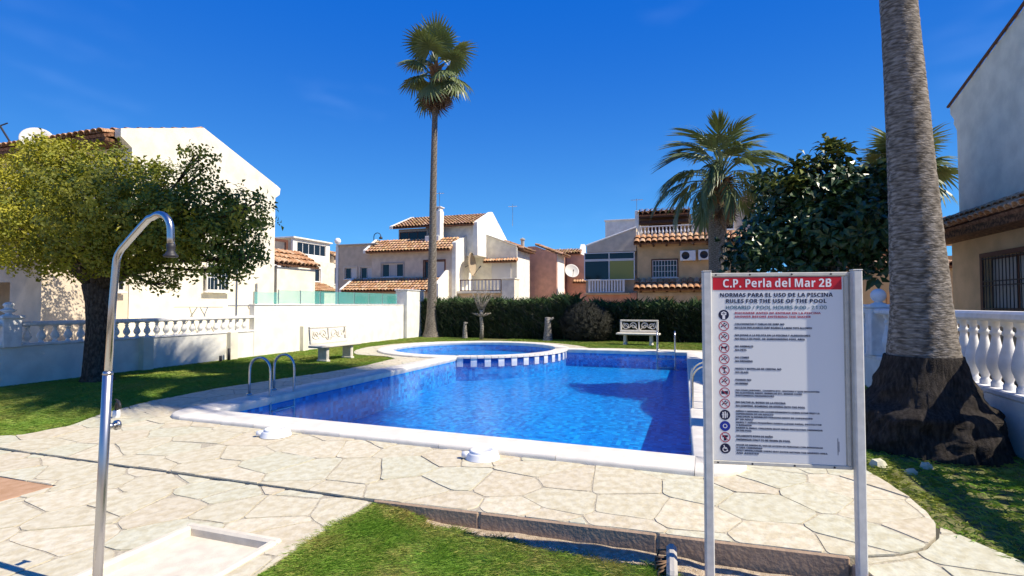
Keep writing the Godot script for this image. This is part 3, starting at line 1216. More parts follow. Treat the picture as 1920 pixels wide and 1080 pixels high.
# ---------------------------------------------------------------- left garden wall
func make_left_wall() -> void:
	var x := -12.3
	var low := thing("balustrade_wall", "low cream wall with white balustrade beside the leafy tree, left of the lawn", "garden wall")
	var b := MB.new()
	bar_box(b, facing_x(x, -0.1, -3.0), 0, 0, -0.09, 9.42, 0.82, 0.18, 0.01)
	obj("wall", b.done(), M.white_plaster, low)
	var r := MB.new()
	bar_box(r, facing_x(x, 0.722, -3.0), 0, 0, -0.09, 9.42, 0.06, 0.22, 0.015)
	obj("bottom_rail", r.done(), M.white_paint, low)
	var t := MB.new()
	bar_box(t, facing_x(x, 1.115, -3.0), 0, 0, -0.09, 9.42, 0.09, 0.24, 0.025)
	obj("top_rail", t.done(), M.white_paint, low)
	var bm := baluster_mesh(0.331, 0.075)
	for i in 38:
		var z := -3.15 - i * 0.243
		if absf(z + 6.49) < 0.22:
			continue
		obj("baluster", bm, M.white_paint, low, Transform3D(Basis(), Vector3(x - 0.09, 0.783, z)))
	var pil := MB.new()
	pil.box(Vector3(x - 0.09, 1.0, -6.49), Vector3(0.30, 0.56, 0.30), 0.01)
	pil.box(Vector3(x - 0.09, 1.30, -6.49), Vector3(0.38, 0.06, 0.38), 0.015)
	obj("pillar", pil.done(), M.white_paint, low)
	var fin := obj("urn_finial", finial_mesh(0.105, true), M.white_paint, low, Transform3D(Basis(), Vector3(x - 0.09, 1.33, -6.49)))
	fin.set_meta("label", "white urn finial on the pillar")
	for z in [-9.1, -11.58]:
		var p := MB.new()
		p.box(Vector3(x + 0.07, 0.37, z), Vector3(0.16, 0.80, 0.26), 0.012)
		obj("buttress", p.done(), M.cream_plaster, low)

	var tall := thing("boundary_wall", "taller plain white rendered wall behind the left bench", "garden wall")
	var w := MB.new()
	bar_box(w, facing_x(x, -0.1, -12.43), 0, 0, -0.10, 8.67, 1.61, 0.20, 0.012)
	obj("wall", w.done(), M.white_plaster, tall)
	var cp := MB.new()
	bar_box(cp, facing_x(x, 1.512, -12.43), 0, 0, -0.10, 8.67, 0.035, 0.25, 0.01)
	obj("coping", cp.done(), M.white_paint, tall)
	var p3 := MB.new()
	p3.box(Vector3(x + 0.07, 0.39, -14.5), Vector3(0.16, 0.86, 0.26), 0.012)
	obj("buttress", p3.done(), M.cream_plaster, tall)

	var pl := thing("gate_pillar", "tall white rectangular pillar at the far end of the left wall beside the hedge", "pillar")
	var pb := MB.new()
	pb.box(Vector3(x - 0.15, 1.03, -21.95), Vector3(0.62, 2.26, 1.62), 0.02)
	obj("shaft", pb.done(), M.white_plaster, pl)
	var pc := MB.new()
	pc.box(Vector3(x - 0.15, 2.19, -21.95), Vector3(0.70, 0.05, 1.70), 0.015)
	obj("cap", pc.done(), M.white_paint, pl)

	var gl := thing("glass_windbreak", "row of teal tinted glass panels standing on the tall white wall", "glass screen")
	var z0 := -12.52
	for i in 8:
		var ln := 1.0 if i != 7 else 1.2
		var h := 0.44 if i > 0 else 0.36
		var g := MB.new()
		g.box(Vector3(x - 0.12, 1.56 + h / 2, z0 - ln / 2), Vector3(0.012, h, ln - 0.03))
		obj("glass_panel", g.done(), M.teal_glass, gl)
		var po := MB.new()
		po.box(Vector3(x - 0.12, 1.56 + h / 2, z0), Vector3(0.03, h + 0.02, 0.026), 0.004)
		obj("clamp_post", po.done(), M.galvanised, gl)
		z0 -= ln


# ---------------------------------------------------------------- right garden wall
func make_right_wall() -> void:
	var x := 3.2
	var o := thing("balustrade_wall", "white wall with tall vase shaped balusters behind the big palm trunk on the right", "garden wall")
	var b := MB.new()
	bar_box(b, facing_mx(x, -0.1, -18.6), 0, 0, -0.10, 15.0, 0.64, 0.20, 0.012)
	obj("wall", b.done(), M.white_plaster, o)
	var r := MB.new()
	bar_box(r, facing_mx(x, 0.542, -18.6), 0, 0, -0.10, 15.0, 0.07, 0.22, 0.015)
	obj("bottom_rail", r.done(), M.white_paint, o)
	var t := MB.new()
	bar_box(t, facing_mx(x, 1.36, -18.6), 0, 0, -0.10, 15.0, 0.11, 0.26, 0.03)
	obj("top_rail", t.done(), M.white_paint, o)
	var bm := baluster_mesh(0.747, 0.088)
	for i in 60:
		var z := -3.75 - i * 0.245
		if absf(z + 11.3) < 0.27:
			continue
		obj("baluster", bm, M.white_paint, o, Transform3D(Basis(), Vector3(x + 0.10, 0.612, z)))
	var p := MB.new()
	p.box(Vector3(x + 0.10, 1.04, -11.3), Vector3(0.34, 0.86, 0.34), 0.012)
	p.box(Vector3(x + 0.10, 1.51, -11.3), Vector3(0.42, 0.07, 0.42), 0.02)
	obj("pillar", p.done(), M.white_paint, o)
	obj("ball_finial", finial_mesh(0.125, false), M.white_paint, o, Transform3D(Basis(), Vector3(x + 0.10, 1.545, -11.3)))


# ---------------------------------------------------------------- houses
func make_left_house() -> void:
	var h := thing("gabled_house", "large cream house with plain sunlit gable wall behind the leafy tree on the left", "house")
	# gable wall looks towards +x: outline in (-z, y)
	house_body(h, [Vector2(10.62, 0), Vector2(16.1, 0), Vector2(16.1, 5.62), Vector2(16.32, 5.78), Vector2(16.36, 6.02), Vector2(16.2, 6.10), Vector2(12.94, 7.32), Vector2(10.30, 6.46), Vector2(10.30, 6.24), Vector2(10.62, 6.0)], facing_x(-15, 0, 0), 0.24, M.cream_plaster, "gable_wall")
	house_body(h, [Vector2(10.66, 0), Vector2(16.08, 0), Vector2(16.08, 5.7), Vector2(12.94, 7.05), Vector2(10.66, 6.2)], facing_x(-15.25, 0, 0), 9.0, M.cream_plaster)
	var slope := Vector3(0, 0.86, -2.64).normalized()
	tiled_roof(h, Vector3(-24.2, 6.27, -10.02), Vector3.RIGHT, slope, 8.93, 3.05, 0.24, false, 0.36)
	var so := MB.new()
	so.box(Vector3(-19.7, 6.12, -10.36), Vector3(8.9, 0.10, 0.62))
	obj("soffit", so.done(), M.soffit_wood, h)
	tiled_roof(h, Vector3(-24.2, 5.95, -16.5), Vector3.RIGHT, Vector3(0, 1.22, 3.4), 8.93, 3.7, 0.24, false, 0.36)
	var rd := MB.new(true)
	rd.tube([Vector3(-24.2, 7.26, -12.95), Vector3(-15.1, 7.26, -12.95)], [0.11], 10)
	obj("ridge_tiles", rd.done(), M.roof_tile_0, h)
	# upper front window under the eave
	window(h, facing_z(-18.6, 0, -10.55), Rect2(0, 4.3, 1.3, 1.2), M.brown_frame, {"sill": true, "deep": 0.02})
	# ground floor wing that comes forward, its front in the shade
	var wing := MB.new()
	var fz := -8.5
	var holes := [Rect2(1.2, 0.35, 2.6, 1.55), Rect2(5.2, 0.3, 1.6, 1.8)]
	wing.wall(facing_z(-23.0, 0, fz), 8.0, 3.05, holes, 0.25)
	wing.prism(PackedVector2Array([Vector2(8.75, 0), Vector2(10.6, 0), Vector2(10.6, 3.05), Vector2(8.75, 3.05)]), facing_x(-15.0, 0, 0), 0.25)
	wing.box(Vector3(-19.0, 3.12, -9.56), Vector3(8.1, 0.12, 2.14), 0.01)
	obj("front_wing", wing.done(), M.grey_plaster, h)
	var vo := MB.new()
	vo.box(Vector3(-19.2, 1.5, -10.5), Vector3(7.6, 3.0, 0.1))
	obj("porch_back", vo.done(), M.grey_plaster, h)
	var rail := MB.new()
	for i in 12:
		rail.tube([Vector3(-21.7 + i * 0.22, 0.4, -8.45), Vector3(-21.7 + i * 0.22, 1.2, -8.45)], [0.012], 5)
	rail.box(Vector3(-20.5, 1.21, -8.45), Vector3(2.6, 0.04, 0.04))
	obj("railing", rail.done(), M.black_iron, h)
	# windows of the gable wall
	for spec in [[9.5, 1.9, 0.9, 0.9], [13.0, 1.98, 0.9, 0.9]]:
		var win := window(h, facing_x(-14.9, 0, 0), Rect2(spec[0], spec[1], spec[2], spec[3]), M.shutter_white, {"deep": -0.03, "grille": M.white_metal, "bars": 6, "sill": true})
	# tiled porch at the back corner
	tiled_roof(h, Vector3(-15.0, 3.12, -16.3), Vector3(0, 0, -1), Vector3(-1.0, 0.62, 0), 2.4, 1.2, 0.24, true)
	var pb := MB.new()
	pb.box(Vector3(-15.75, 1.5, -17.5), Vector3(1.2, 3.0, 2.2))
	obj("porch_wall", pb.done(), M.cream_plaster, h)
	# pipe down the corner of the gable
	var dp := MB.new()
	dp.tube([Vector3(-14.96, 0.4, -15.2), Vector3(-14.96, 2.3, -15.2)], [0.035], 8)
	obj("downpipe", dp.done(), M.galvanised, h)

	var d := thing("satellite_dish", "large white satellite dish above the leafy tree on the left house", "satellite dish")
	dish(d, Vector3(-18.0, 6.32, -10.0), Vector3(0.72, 0.35, 0.5), 0.40, M.dish_white)
	var m := MB.new()
	m.tube([Vector3(-18.25, 5.2, -10.3), Vector3(-18.1, 6.05, -10.12)], [0.035], 8)
	obj("mast", m.done(), M.galvanised, d)
	var an := thing("roof_antenna", "dark antenna boom left of the white dish above the tree", "antenna")
	var ab := MB.new()
	ab.tube([Vector3(-19.3, 5.6, -10.1), Vector3(-19.3, 6.3, -10.1), Vector3(-19.75, 6.95, -10.0)], [0.03], 6)
	ab.tube([Vector3(-19.95, 6.85, -9.9), Vector3(-19.58, 7.05, -10.1)], [0.02], 6)
	obj("boom", ab.done(), M.plastic_dark, an)


func make_far_terrace() -> void:
	var h := thing("terraced_house", "distant pale yellow terraced house with glazed roof room, left of the grey house", "house")
	var x := -30.0
	var xf := facing_x(x, 0, -31.0)
	var holes := [Rect2(2.0, 3.7, 0.9, 1.0), Rect2(5.2, 3.45, 1.3, 1.1), Rect2(8.4, 3.3, 1.5, 1.5)]
	facade(h, xf, 10.4, 5.2, holes, M.cream_plaster)
	house_body(h, [Vector2(0, 0), Vector2(10.4, 0), Vector2(10.4, 5.2), Vector2(0, 5.2)], facing_x(x - 0.25, 0, -31.0), 7.0, M.cream_plaster)
	window(h, xf, holes[0], M.white_metal, {"trim": M.white_paint})
	window(h, xf, holes[1], M.white_metal, {"trim": M.white_paint, "blind": M.curtain, "blind_cols": [0]})
	window(h, xf, holes[2], M.white_metal, {"cols": 3})
	# upper terrace room with glazing
	var up := MB.new()
	up.wall(facing_x(x - 0.3, 5.2, -34.5), 4.6, 1.75, [Rect2(0.5, 0.5, 3.6, 0.95)], 0.2)
	up.box(Vector3(x - 2.5, 6.96, -36.8), Vector3(4.8, 0.12, 4.9), 0.01)
	obj("roof_room", up.done(), M.white_plaster, h)
	house_body(h, [Vector2(0.1, 0), Vector2(4.5, 0), Vector2(4.5, 1.7), Vector2(0.1, 1.7)], facing_x(x - 0.6, 5.2, -34.5), 3.5, M.beige_plaster)
	window(h, facing_x(x - 0.3, 5.2, -34.5), Rect2(0.5, 0.5, 3.6, 0.95), M.white_metal, {"cols": 5, "sill": false})
	tiled_roof(h, Vector3(x + 0.5, 4.75, -31.6), Vector3(0, 0, -1), Vector3(-1.0, 0.5, 0), 3.2, 1.2, 0.25)
	tiled_roof(h, Vector3(x + 1.6, 2.55, -34.4), Vector3(0, 0, -1), Vector3(-1.0, 0.42, 0), 3.6, 1.8, 0.25)
	tiled_roof(h, Vector3(x + 0.2, 5.75, -39.3), Vector3(0, 0, -1), Vector3(-1.0, 0.5, 0), 2.0, 1.2, 0.25)
	var tp := MB.new()
	tp.box(Vector3(x - 1.2, 5.6, -40.3), Vector3(2.4, 0.9, 2.0))
	obj("terrace_parapet", tp.done(), M.beige_plaster, h)
	var tv := MB.new()
	tv.wall(facing_x(x - 0.6, 5.2, -31.0), 3.3, 1.5, [Rect2(0.25, 0.2, 2.8, 1.1)], 0.15)
	obj("pergola", tv.done(), M.brown_frame, h)
	aircon(Vector3(x + 0.2, 4.0, -32.1), PI / 2, "white air conditioner left of the small window on the far yellow house", "air conditioners on the far yellow house")
	aircon(Vector3(x + 0.2, 3.75, -34.9), PI / 2, "white air conditioner right of the small window on the far yellow house", "air conditioners on the far yellow house")


func balcony_rail(parent: Node3D, xf: Transform3D, w: float, h: float, n: int, slat: Material, rail: Material, sw: float) -> void:
	var b := obj("balcony_railing", rail_mesh(xf, w, h), rail, parent)
	for i in n:
		var s := MB.new()
		bar_box(s, xf, w * (i + 0.5) / n - sw / 2, 0.07, 0, sw, h - 0.13, 0.035)
		obj("slat", s.done(), slat, b)


func rail_mesh(xf: Transform3D, w: float, h: float) -> ArrayMesh:
	var r := MB.new()
	bar_box(r, xf, 0, h - 0.06, 0, w, 0.06, 0.07, 0.008)
	bar_box(r, xf, 0, 0.02, 0, w, 0.05, 0.05, 0.006)
	bar_box(r, xf, 0, 0.07, 0, 0.05, h - 0.13, 0.06)
	bar_box(r, xf, w - 0.05, 0.07, 0, 0.05, h - 0.13, 0.06)
	return r.done()


func make_centre_house() -> void:
	var h := thing("two_storey_house", "cream and grey house with tiled roofs and chimney behind the tall thin palm", "house")
	# left block with flat roof, its front in the shade
	var lx := facing_z(-24.95, 0, -33.25)
	var lh := [Rect2(0.55, 3.42, 1.02, 0.84), Rect2(1.92, 3.42, 1.02, 0.84)]
	facade(h, lx, 3.25, 5.92, lh, M.beige_plaster)
	house_body(h, [Vector2(0, 0), Vector2(3.25, 0), Vector2(3.25, 5.9), Vector2(0, 5.9)], facing_z(-24.95, 0, -33.47), 6.0, M.beige_plaster)
	var cn := MB.new()
	cn.box(Vector3(-23.3, 5.97, -36.2), Vector3(3.4, 0.09, 6.2), 0.01)
	obj("parapet_cap", cn.done(), M.grey_concrete, h)
	var wh := MB.new()
	wh.box(Vector3(-25.08, 3.0, -33.35), Vector3(0.24, 6.0, 0.3), 0.01)
	obj("corner_strip", wh.done(), M.white_plaster, h)
	for r in lh:
		window(h, lx, r, M.shutter_white, {"blind": M.shutter_white, "blind_cols": [1], "trim": M.grey_plaster})
	# middle block
	var mx := facing_z(-21.9, 0, -33.0)
	var mh := [Rect2(0.85, 3.5, 1.75, 0.95), Rect2(4.3, 3.2, 1.55, 1.35)]
	facade(h, mx, 6.7, 5.40, mh, M.grey_plaster)
	house_body(h, [Vector2(0, 0), Vector2(6.7, 0), Vector2(6.7, 5.38), Vector2(0, 5.38)], facing_z(-21.9, 0, -33.22), 6.0, M.grey_plaster)
	window(h, mx, mh[0], M.shutter_white, {"cols": 3, "blind": M.curtain, "blind_cols": [1], "trim": M.grey_concrete})
	window(h, mx, mh[1], M.brown_frame, {"cols": 2, "trim": M.brown_frame, "sill": false, "blind": M.shutter_white, "blind_cols": [1]})
	tiled_roof(h, Vector3(-22.1, 5.27, -32.5), Vector3.RIGHT, Vector3(0, 0.95, -1.5), 6.7, 1.8, 0.26)
	var hip := MB.new()
	hip.prism(PackedVector2Array([Vector2(32.45, 5.2), Vector2(34.1, 5.2), Vector2(34.1, 6.38), Vector2(33.95, 6.38), Vector2(32.45, 5.42)]), facing_x(-22.08, 0, 0), 0.2)
	obj("verge", hip.done(), M.white_plaster, h)
	# lower porch with its tiled roof
	tiled_roof(h, Vector3(-23.3, 2.44, -31.35), Vector3.RIGHT, Vector3(0, 0.88, -1.6), 7.3, 1.84, 0.26)
	var hip2 := MB.new()
	hip2.prism(PackedVector2Array([Vector2(31.3, 2.36), Vector2(32.96, 2.36), Vector2(32.96, 3.46), Vector2(32.85, 3.46), Vector2(31.3, 2.58)]), facing_x(-23.28, 0, 0), 0.16)
	obj("verge", hip2.done(), M.white_plaster, h)
	var pw := MB.new()
	pw.wall(facing_z(-23.2, 0, -31.7), 7.1, 2.40, [Rect2(0.8, 0.0, 1.6, 2.1), Rect2(3.4, 0.9, 1.4, 1.2)], 0.2)
	obj("porch_wall", pw.done(), M.beige_plaster, h)
	var pk := MB.new()
	pk.box(Vector3(-19.6, 1.15, -32.6), Vector3(7.0, 2.3, 0.1))
	obj("porch_back", pk.done(), M.beige_plaster, h)
	# sunlit return wall beside the porch, lower part slopes down
	house_body(h, [Vector2(31.4, 0), Vector2(33.0, 0), Vector2(33.0, 3.9), Vector2(31.4, 2.9)], facing_x(-15.72, 0, 0), 0.25, M.white_plaster, "side_wall")
	# right part: sunlit wall towards the right, then a recessed front with a shed roof that falls to the right
	house_body(h, [Vector2(32.98, 0), Vector2(36.3, 0), Vector2(36.3, 6.95), Vector2(36.1, 6.98), Vector2(32.98, 5.80)], facing_x(-15.18, 0, 0), 0.3, M.white_plaster, "side_wall")
	house_body(h, [Vector2(-15.2, 0), Vector2(-11.85, 0), Vector2(-11.85, 5.72), Vector2(-13.8, 6.5), Vector2(-15.2, 6.95)], facing_z(0, 0, -36.2), 3.3, M.cream_plaster)
	var fl := MB.new()
	fl.tube([Vector3(-15.3, 6.98, -36.1), Vector3(-14.9, 6.93, -36.1), Vector3(-13.8, 6.53, -36.1), Vector3(-11.8, 5.76, -36.1)], [0.05], 6)
	obj("flashing", fl.done(), M.grey_concrete, h)
	var door := MB.new()
	door.box(Vector3(-13.0, 3.5, -36.17), Vector3(1.5, 2.1, 0.06), 0.01)
	obj("balcony_door", door.done(), M.shutter_white, h)
	tiled_roof(h, Vector3(-14.3, 4.62, -35.75), Vector3.RIGHT, Vector3(0, 0.25, -0.42), 2.6, 0.45, 0.22, true)
	# balcony with brown rail and pale slats
	var sl := MB.new()
	sl.box(Vector3(-13.55, 2.36, -34.6), Vector3(3.2, 0.16, 3.0), 0.01)
	obj("balcony_floor", sl.done(), M.cream_plaster, h)
	balcony_rail(h, facing_z(-14.95, 2.42, -33.15), 3.05, 0.80, 12, M.shutter_white, M.brown_frame, 0.10)
	var bp := MB.new()
	bp.box(Vector3(-11.42, 1.6, -33.6), Vector3(0.9, 3.2, 1.0), 0.015)
	bp.box(Vector3(-11.42, 3.24, -33.6), Vector3(1.0, 0.08, 1.1), 0.01)
	obj("balcony_pillar", bp.done(), M.cream_plaster, h)
	var gw := MB.new()
	gw.wall(facing_z(-15.2, 0, -33.4), 3.4, 2.26, [Rect2(0.3, 0.5, 0.7, 1.3)], 0.2)
	obj("ground_floor", gw.done(), M.beige_plaster, h)
	var gb := MB.new()
	gb.box(Vector3(-13.5, 1.1, -34.2), Vector3(3.2, 2.1, 0.1))
	obj("porch_back", gb.done(), M.beige_plaster, h)
	# next wing to the right, sunlit side with a tiled eave
	house_body(h, [Vector2(36.22, 0), Vector2(39.4, 0), Vector2(39.4, 5.66), Vector2(36.22, 5.66)], facing_x(-11.8, 0, 0), 3.0, M.white_plaster, "side_wall")
	tiled_roof(h, Vector3(-11.35, 5.55, -36.3), Vector3(0, 0, -1), Vector3(-1, 0.42, 0), 3.2, 1.6, 0.24)
	var se := MB.new()
	se.box(Vector3(-11.6, 5.50, -37.9), Vector3(0.5, 0.08, 3.1))
	obj("soffit", se.done(), M.soffit_wood, h)
	var pv := MB.new()
	pv.lathe([Vector2(0.14, 0), Vector2(0.14, 0.5), Vector2(0.2, 0.52), Vector2(0.2, 0.62), Vector2(0.0, 0.72)], 10, Transform3D(Basis(), Vector3(-12.0, 5.9, -38.2)))
	obj("vent_cowl", pv.done(), M.grey_concrete, h)
	# roof storey
	house_body(h, [Vector2(34.4, 5.0), Vector2(40.9, 5.0), Vector2(40.9, 6.75), Vector2(37.4, 8.55), Vector2(37.2, 8.55), Vector2(34.3, 7.35)], facing_x(-14.15, 0, 0), 0.3, M.white_plaster, "gable_wall")
	house_body(h, [Vector2(34.8, 5.0), Vector2(40.8, 5.0), Vector2(40.8, 6.7), Vector2(37.4, 8.2), Vector2(34.8, 7.2)], facing_x(-14.5, 0, 0), 4.0, M.white_plaster)
	tiled_roof(h, Vector3(-20.9, 7.22, -34.2), Vector3.RIGHT, Vector3(0, 1.18, -3.1), 6.5, 3.3, 0.26)
	var vg := MB.new()
	vg.prism(PackedVector2Array([Vector2(34.1, 7.12), Vector2(37.3, 8.32), Vector2(37.3, 8.54), Vector2(34.1, 7.34)]), facing_x(-20.88, 0, 0), 0.25)
	obj("verge", vg.done(), M.white_plaster, h)
	var gr := MB.new()
	gr.wall(facing_z(-20.7, 5.75, -34.7), 2.5, 1.42, [Rect2(0.1, 0.25, 2.25, 0.95)], 0.1)
	obj("glazed_room", gr.done(), M.grey_concrete, h)
	window(h, facing_z(-20.7, 5.75, -34.7), Rect2(0.1, 0.25, 2.25, 0.95), M.brown_frame, {"cols": 3, "sill": false, "deep": 0.05})
	var ch := MB.new()
	ch.box(Vector3(-17.0, 6.9, -33.9), Vector3(0.62, 2.6, 0.6), 0.02)
	ch.box(Vector3(-17.3, 6.05, -33.75), Vector3(1.1, 0.7, 0.5), 0.02)
	var chim := obj("chimney", ch.done(), M.white_plaster, h)
	var cc := MB.new()
	for k in [-0.2, 0.2]:
		cc.box(Vector3(-17.0 + k, 8.32, -33.9), Vector3(0.12, 0.22, 0.5), 0.01)
	cc.box(Vector3(-17.0, 8.47, -33.9), Vector3(0.70, 0.07, 0.66), 0.01)
	obj("chimney_cap", cc.done(), M.white_paint, chim)

	var d := thing("satellite_dish", "big brown satellite dish on the sunlit side wall of the centre house", "satellite dish")
	dish(d, Vector3(-14.72, 4.35, -34.4), Vector3(0.98, 0.08, -0.08), 0.86, M.dish_brown)
	var m := MB.new()
	m.tube([Vector3(-15.2, 4.2, -34.6), Vector3(-14.8, 4.3, -34.45)], [0.05], 8)
	obj("wall_arm", m.done(), M.galvanised, d)
	var gl := thing("globe_lamp", "small white globe on the top left corner of the grey house", "lamp", Vector3(-25.1, 6.02, -33.3))
	var gm := MB.new(true)
	var pr := [Vector2(0.09, 0), Vector2(0.09, 0.06)]
	for k in range(1, 13):
		var a := -PI / 2 + PI * k / 12.0
		pr.append(Vector2(cos(a) * 0.24, 0.28 + sin(a) * 0.24))
	gm.lathe(pr, 18)
	obj("globe", gm.done(), M.plastic_white, gl)
	var la := thing("gooseneck_lamp", "dark gooseneck lamp on the flat roof of the grey house", "lamp", Vector3(-22.4, 6.0, -34.0))
	var lm := MB.new(true)
	var pts := [Vector3(0, 0, 0), Vector3(0, 0.55, 0)]
	for k in 9:
		var a := PI - PI * k / 8.0
		pts.append(Vector3(0.3 + cos(a) * 0.3, 0.6 + sin(a) * 0.28, 0))
	lm.tube(pts, [0.03], 6)
	obj("pole", lm.done(), M.plastic_dark, la)
	var lh2 := MB.new(true)
	lh2.lathe([Vector2(0.0, -0.16), Vector2(0.14, -0.14), Vector2(0.12, -0.02), Vector2(0.03, 0.06)], 12, Transform3D(Basis(), Vector3(0.6, 0.56, 0)))
	obj("lamp_head", lh2.done(), M.plastic_dark, la)
	antenna(Vector3(-16.9, 8.5, -33.9), 1.1, "thin roof antenna on the chimney of the centre house")
	antenna(Vector3(-12.9, 7.6, -38.5), 1.7, "thin roof antenna right of the white gable of the centre house")


func antenna(at: Vector3, h: float, label: String) -> void:
	var o := thing("roof_antenna", label, "antenna", at)
	var m := MB.new()
	m.tube([Vector3.ZERO, Vector3(0, h, 0)], [0.022], 6)
	obj("mast", m.done(), M.galvanised, o)
	var e := MB.new()
	e.tube([Vector3(-0.35, h * 0.9, 0), Vector3(0.35, h * 0.9, 0)], [0.014], 5)
	for i in 6:
		var x := -0.3 + i * 0.12
		e.tube([Vector3(x, h * 0.9, -0.16), Vector3(x, h * 0.9, 0.16)], [0.009], 5)
	obj("elements", e.done(), M.galvanised, o)


func make_pink_house() -> void:
	var c := thing("cream_house_end", "narrow cream house end with tiled eave between the centre house and the pink house", "house")
	house_body(c, [Vector2(-12.3, 0), Vector2(-9.9, 0), Vector2(-9.9, 5.5), Vector2(-11.6, 6.18), Vector2(-12.3, 6.18)], facing_z(0, 0, -40.45), 3.0, M.pink_plaster)
	house_body(c, [Vector2(40.58, 0), Vector2(43.0, 0), Vector2(43.0, 5.55), Vector2(40.58, 5.55)], facing_x(-9.85, 0, 0), 0.3, M.white_plaster, "side_wall")
	tiled_roof(c, Vector3(-9.4, 5.45, -40.4), Vector3(0, 0, -1), Vector3(-1, 0.4, 0), 2.9, 2.4, 0.25)
	var p := thing("pink_house", "salmon pink house with sloping roofline right of the cream house end", "house")
	house_body(p, [Vector2(-9.9, 0), Vector2(-5.6, 0), Vector2(-5.6, 4.9), Vector2(-8.6, 5.75), Vector2(-9.9, 6.0)], facing_z(0, 0, -44.2), 4.0, M.pink_plaster)
	house_body(p, [Vector2(44.0, 0), Vector2(48.0, 0), Vector2(48.0, 6.4), Vector2(44.0, 6.0)], facing_x(-5.5, 0, 0), 0.3, M.pink_plaster, "side_wall")
	tiled_roof(p, Vector3(-12.2, 5.85, -44.0), Vector3.RIGHT, Vector3(0, 0.5, -1.5), 3.5, 1.6, 0.25)
	house_body(p, [Vector2(-12.2, 0), Vector2(-8.7, 0), Vector2(-8.7, 5.9), Vector2(-12.2, 5.9)], facing_z(0, 0, -44.4), 2.0, M.pink_plaster)
	house_body(p, [Vector2(44.3, 5.8), Vector2(46.2, 5.8), Vector2(46.2, 6.7), Vector2(45.6, 6.8)], facing_x(-8.65, 0, 0), 0.3, M.white_plaster, "gable_wall")
	tiled_roof(p, Vector3(-9.3, 3.35, -43.7), Vector3.RIGHT, Vector3(0, 0.25, -0.42), 2.0, 0.45, 0.22)
	var w := MB.new()
	w.wall(facing_z(-9.8, 0, -42.2), 4.2, 2.1, [Rect2(0.5, 1.2, 0.8, 0.6), Rect2(2.2, 1.2, 0.8, 0.6)], 0.2)
	obj("garden_wall", w.done(), M.pink_plaster, p)
	var d := thing("satellite_dish", "white satellite dish on the front of the pink house", "satellite dish")
	dish(d, Vector3(-9.35, 4.3, -43.5), Vector3(0.45, 0.4, 0.8), 0.62, M.dish_white)
	var m := MB.new()
	m.tube([Vector3(-9.5, 3.9, -44.2), Vector3(-9.4, 4.2, -43.65)], [0.05], 8)
	obj("wall_arm", m.done(), M.galvanised, d)


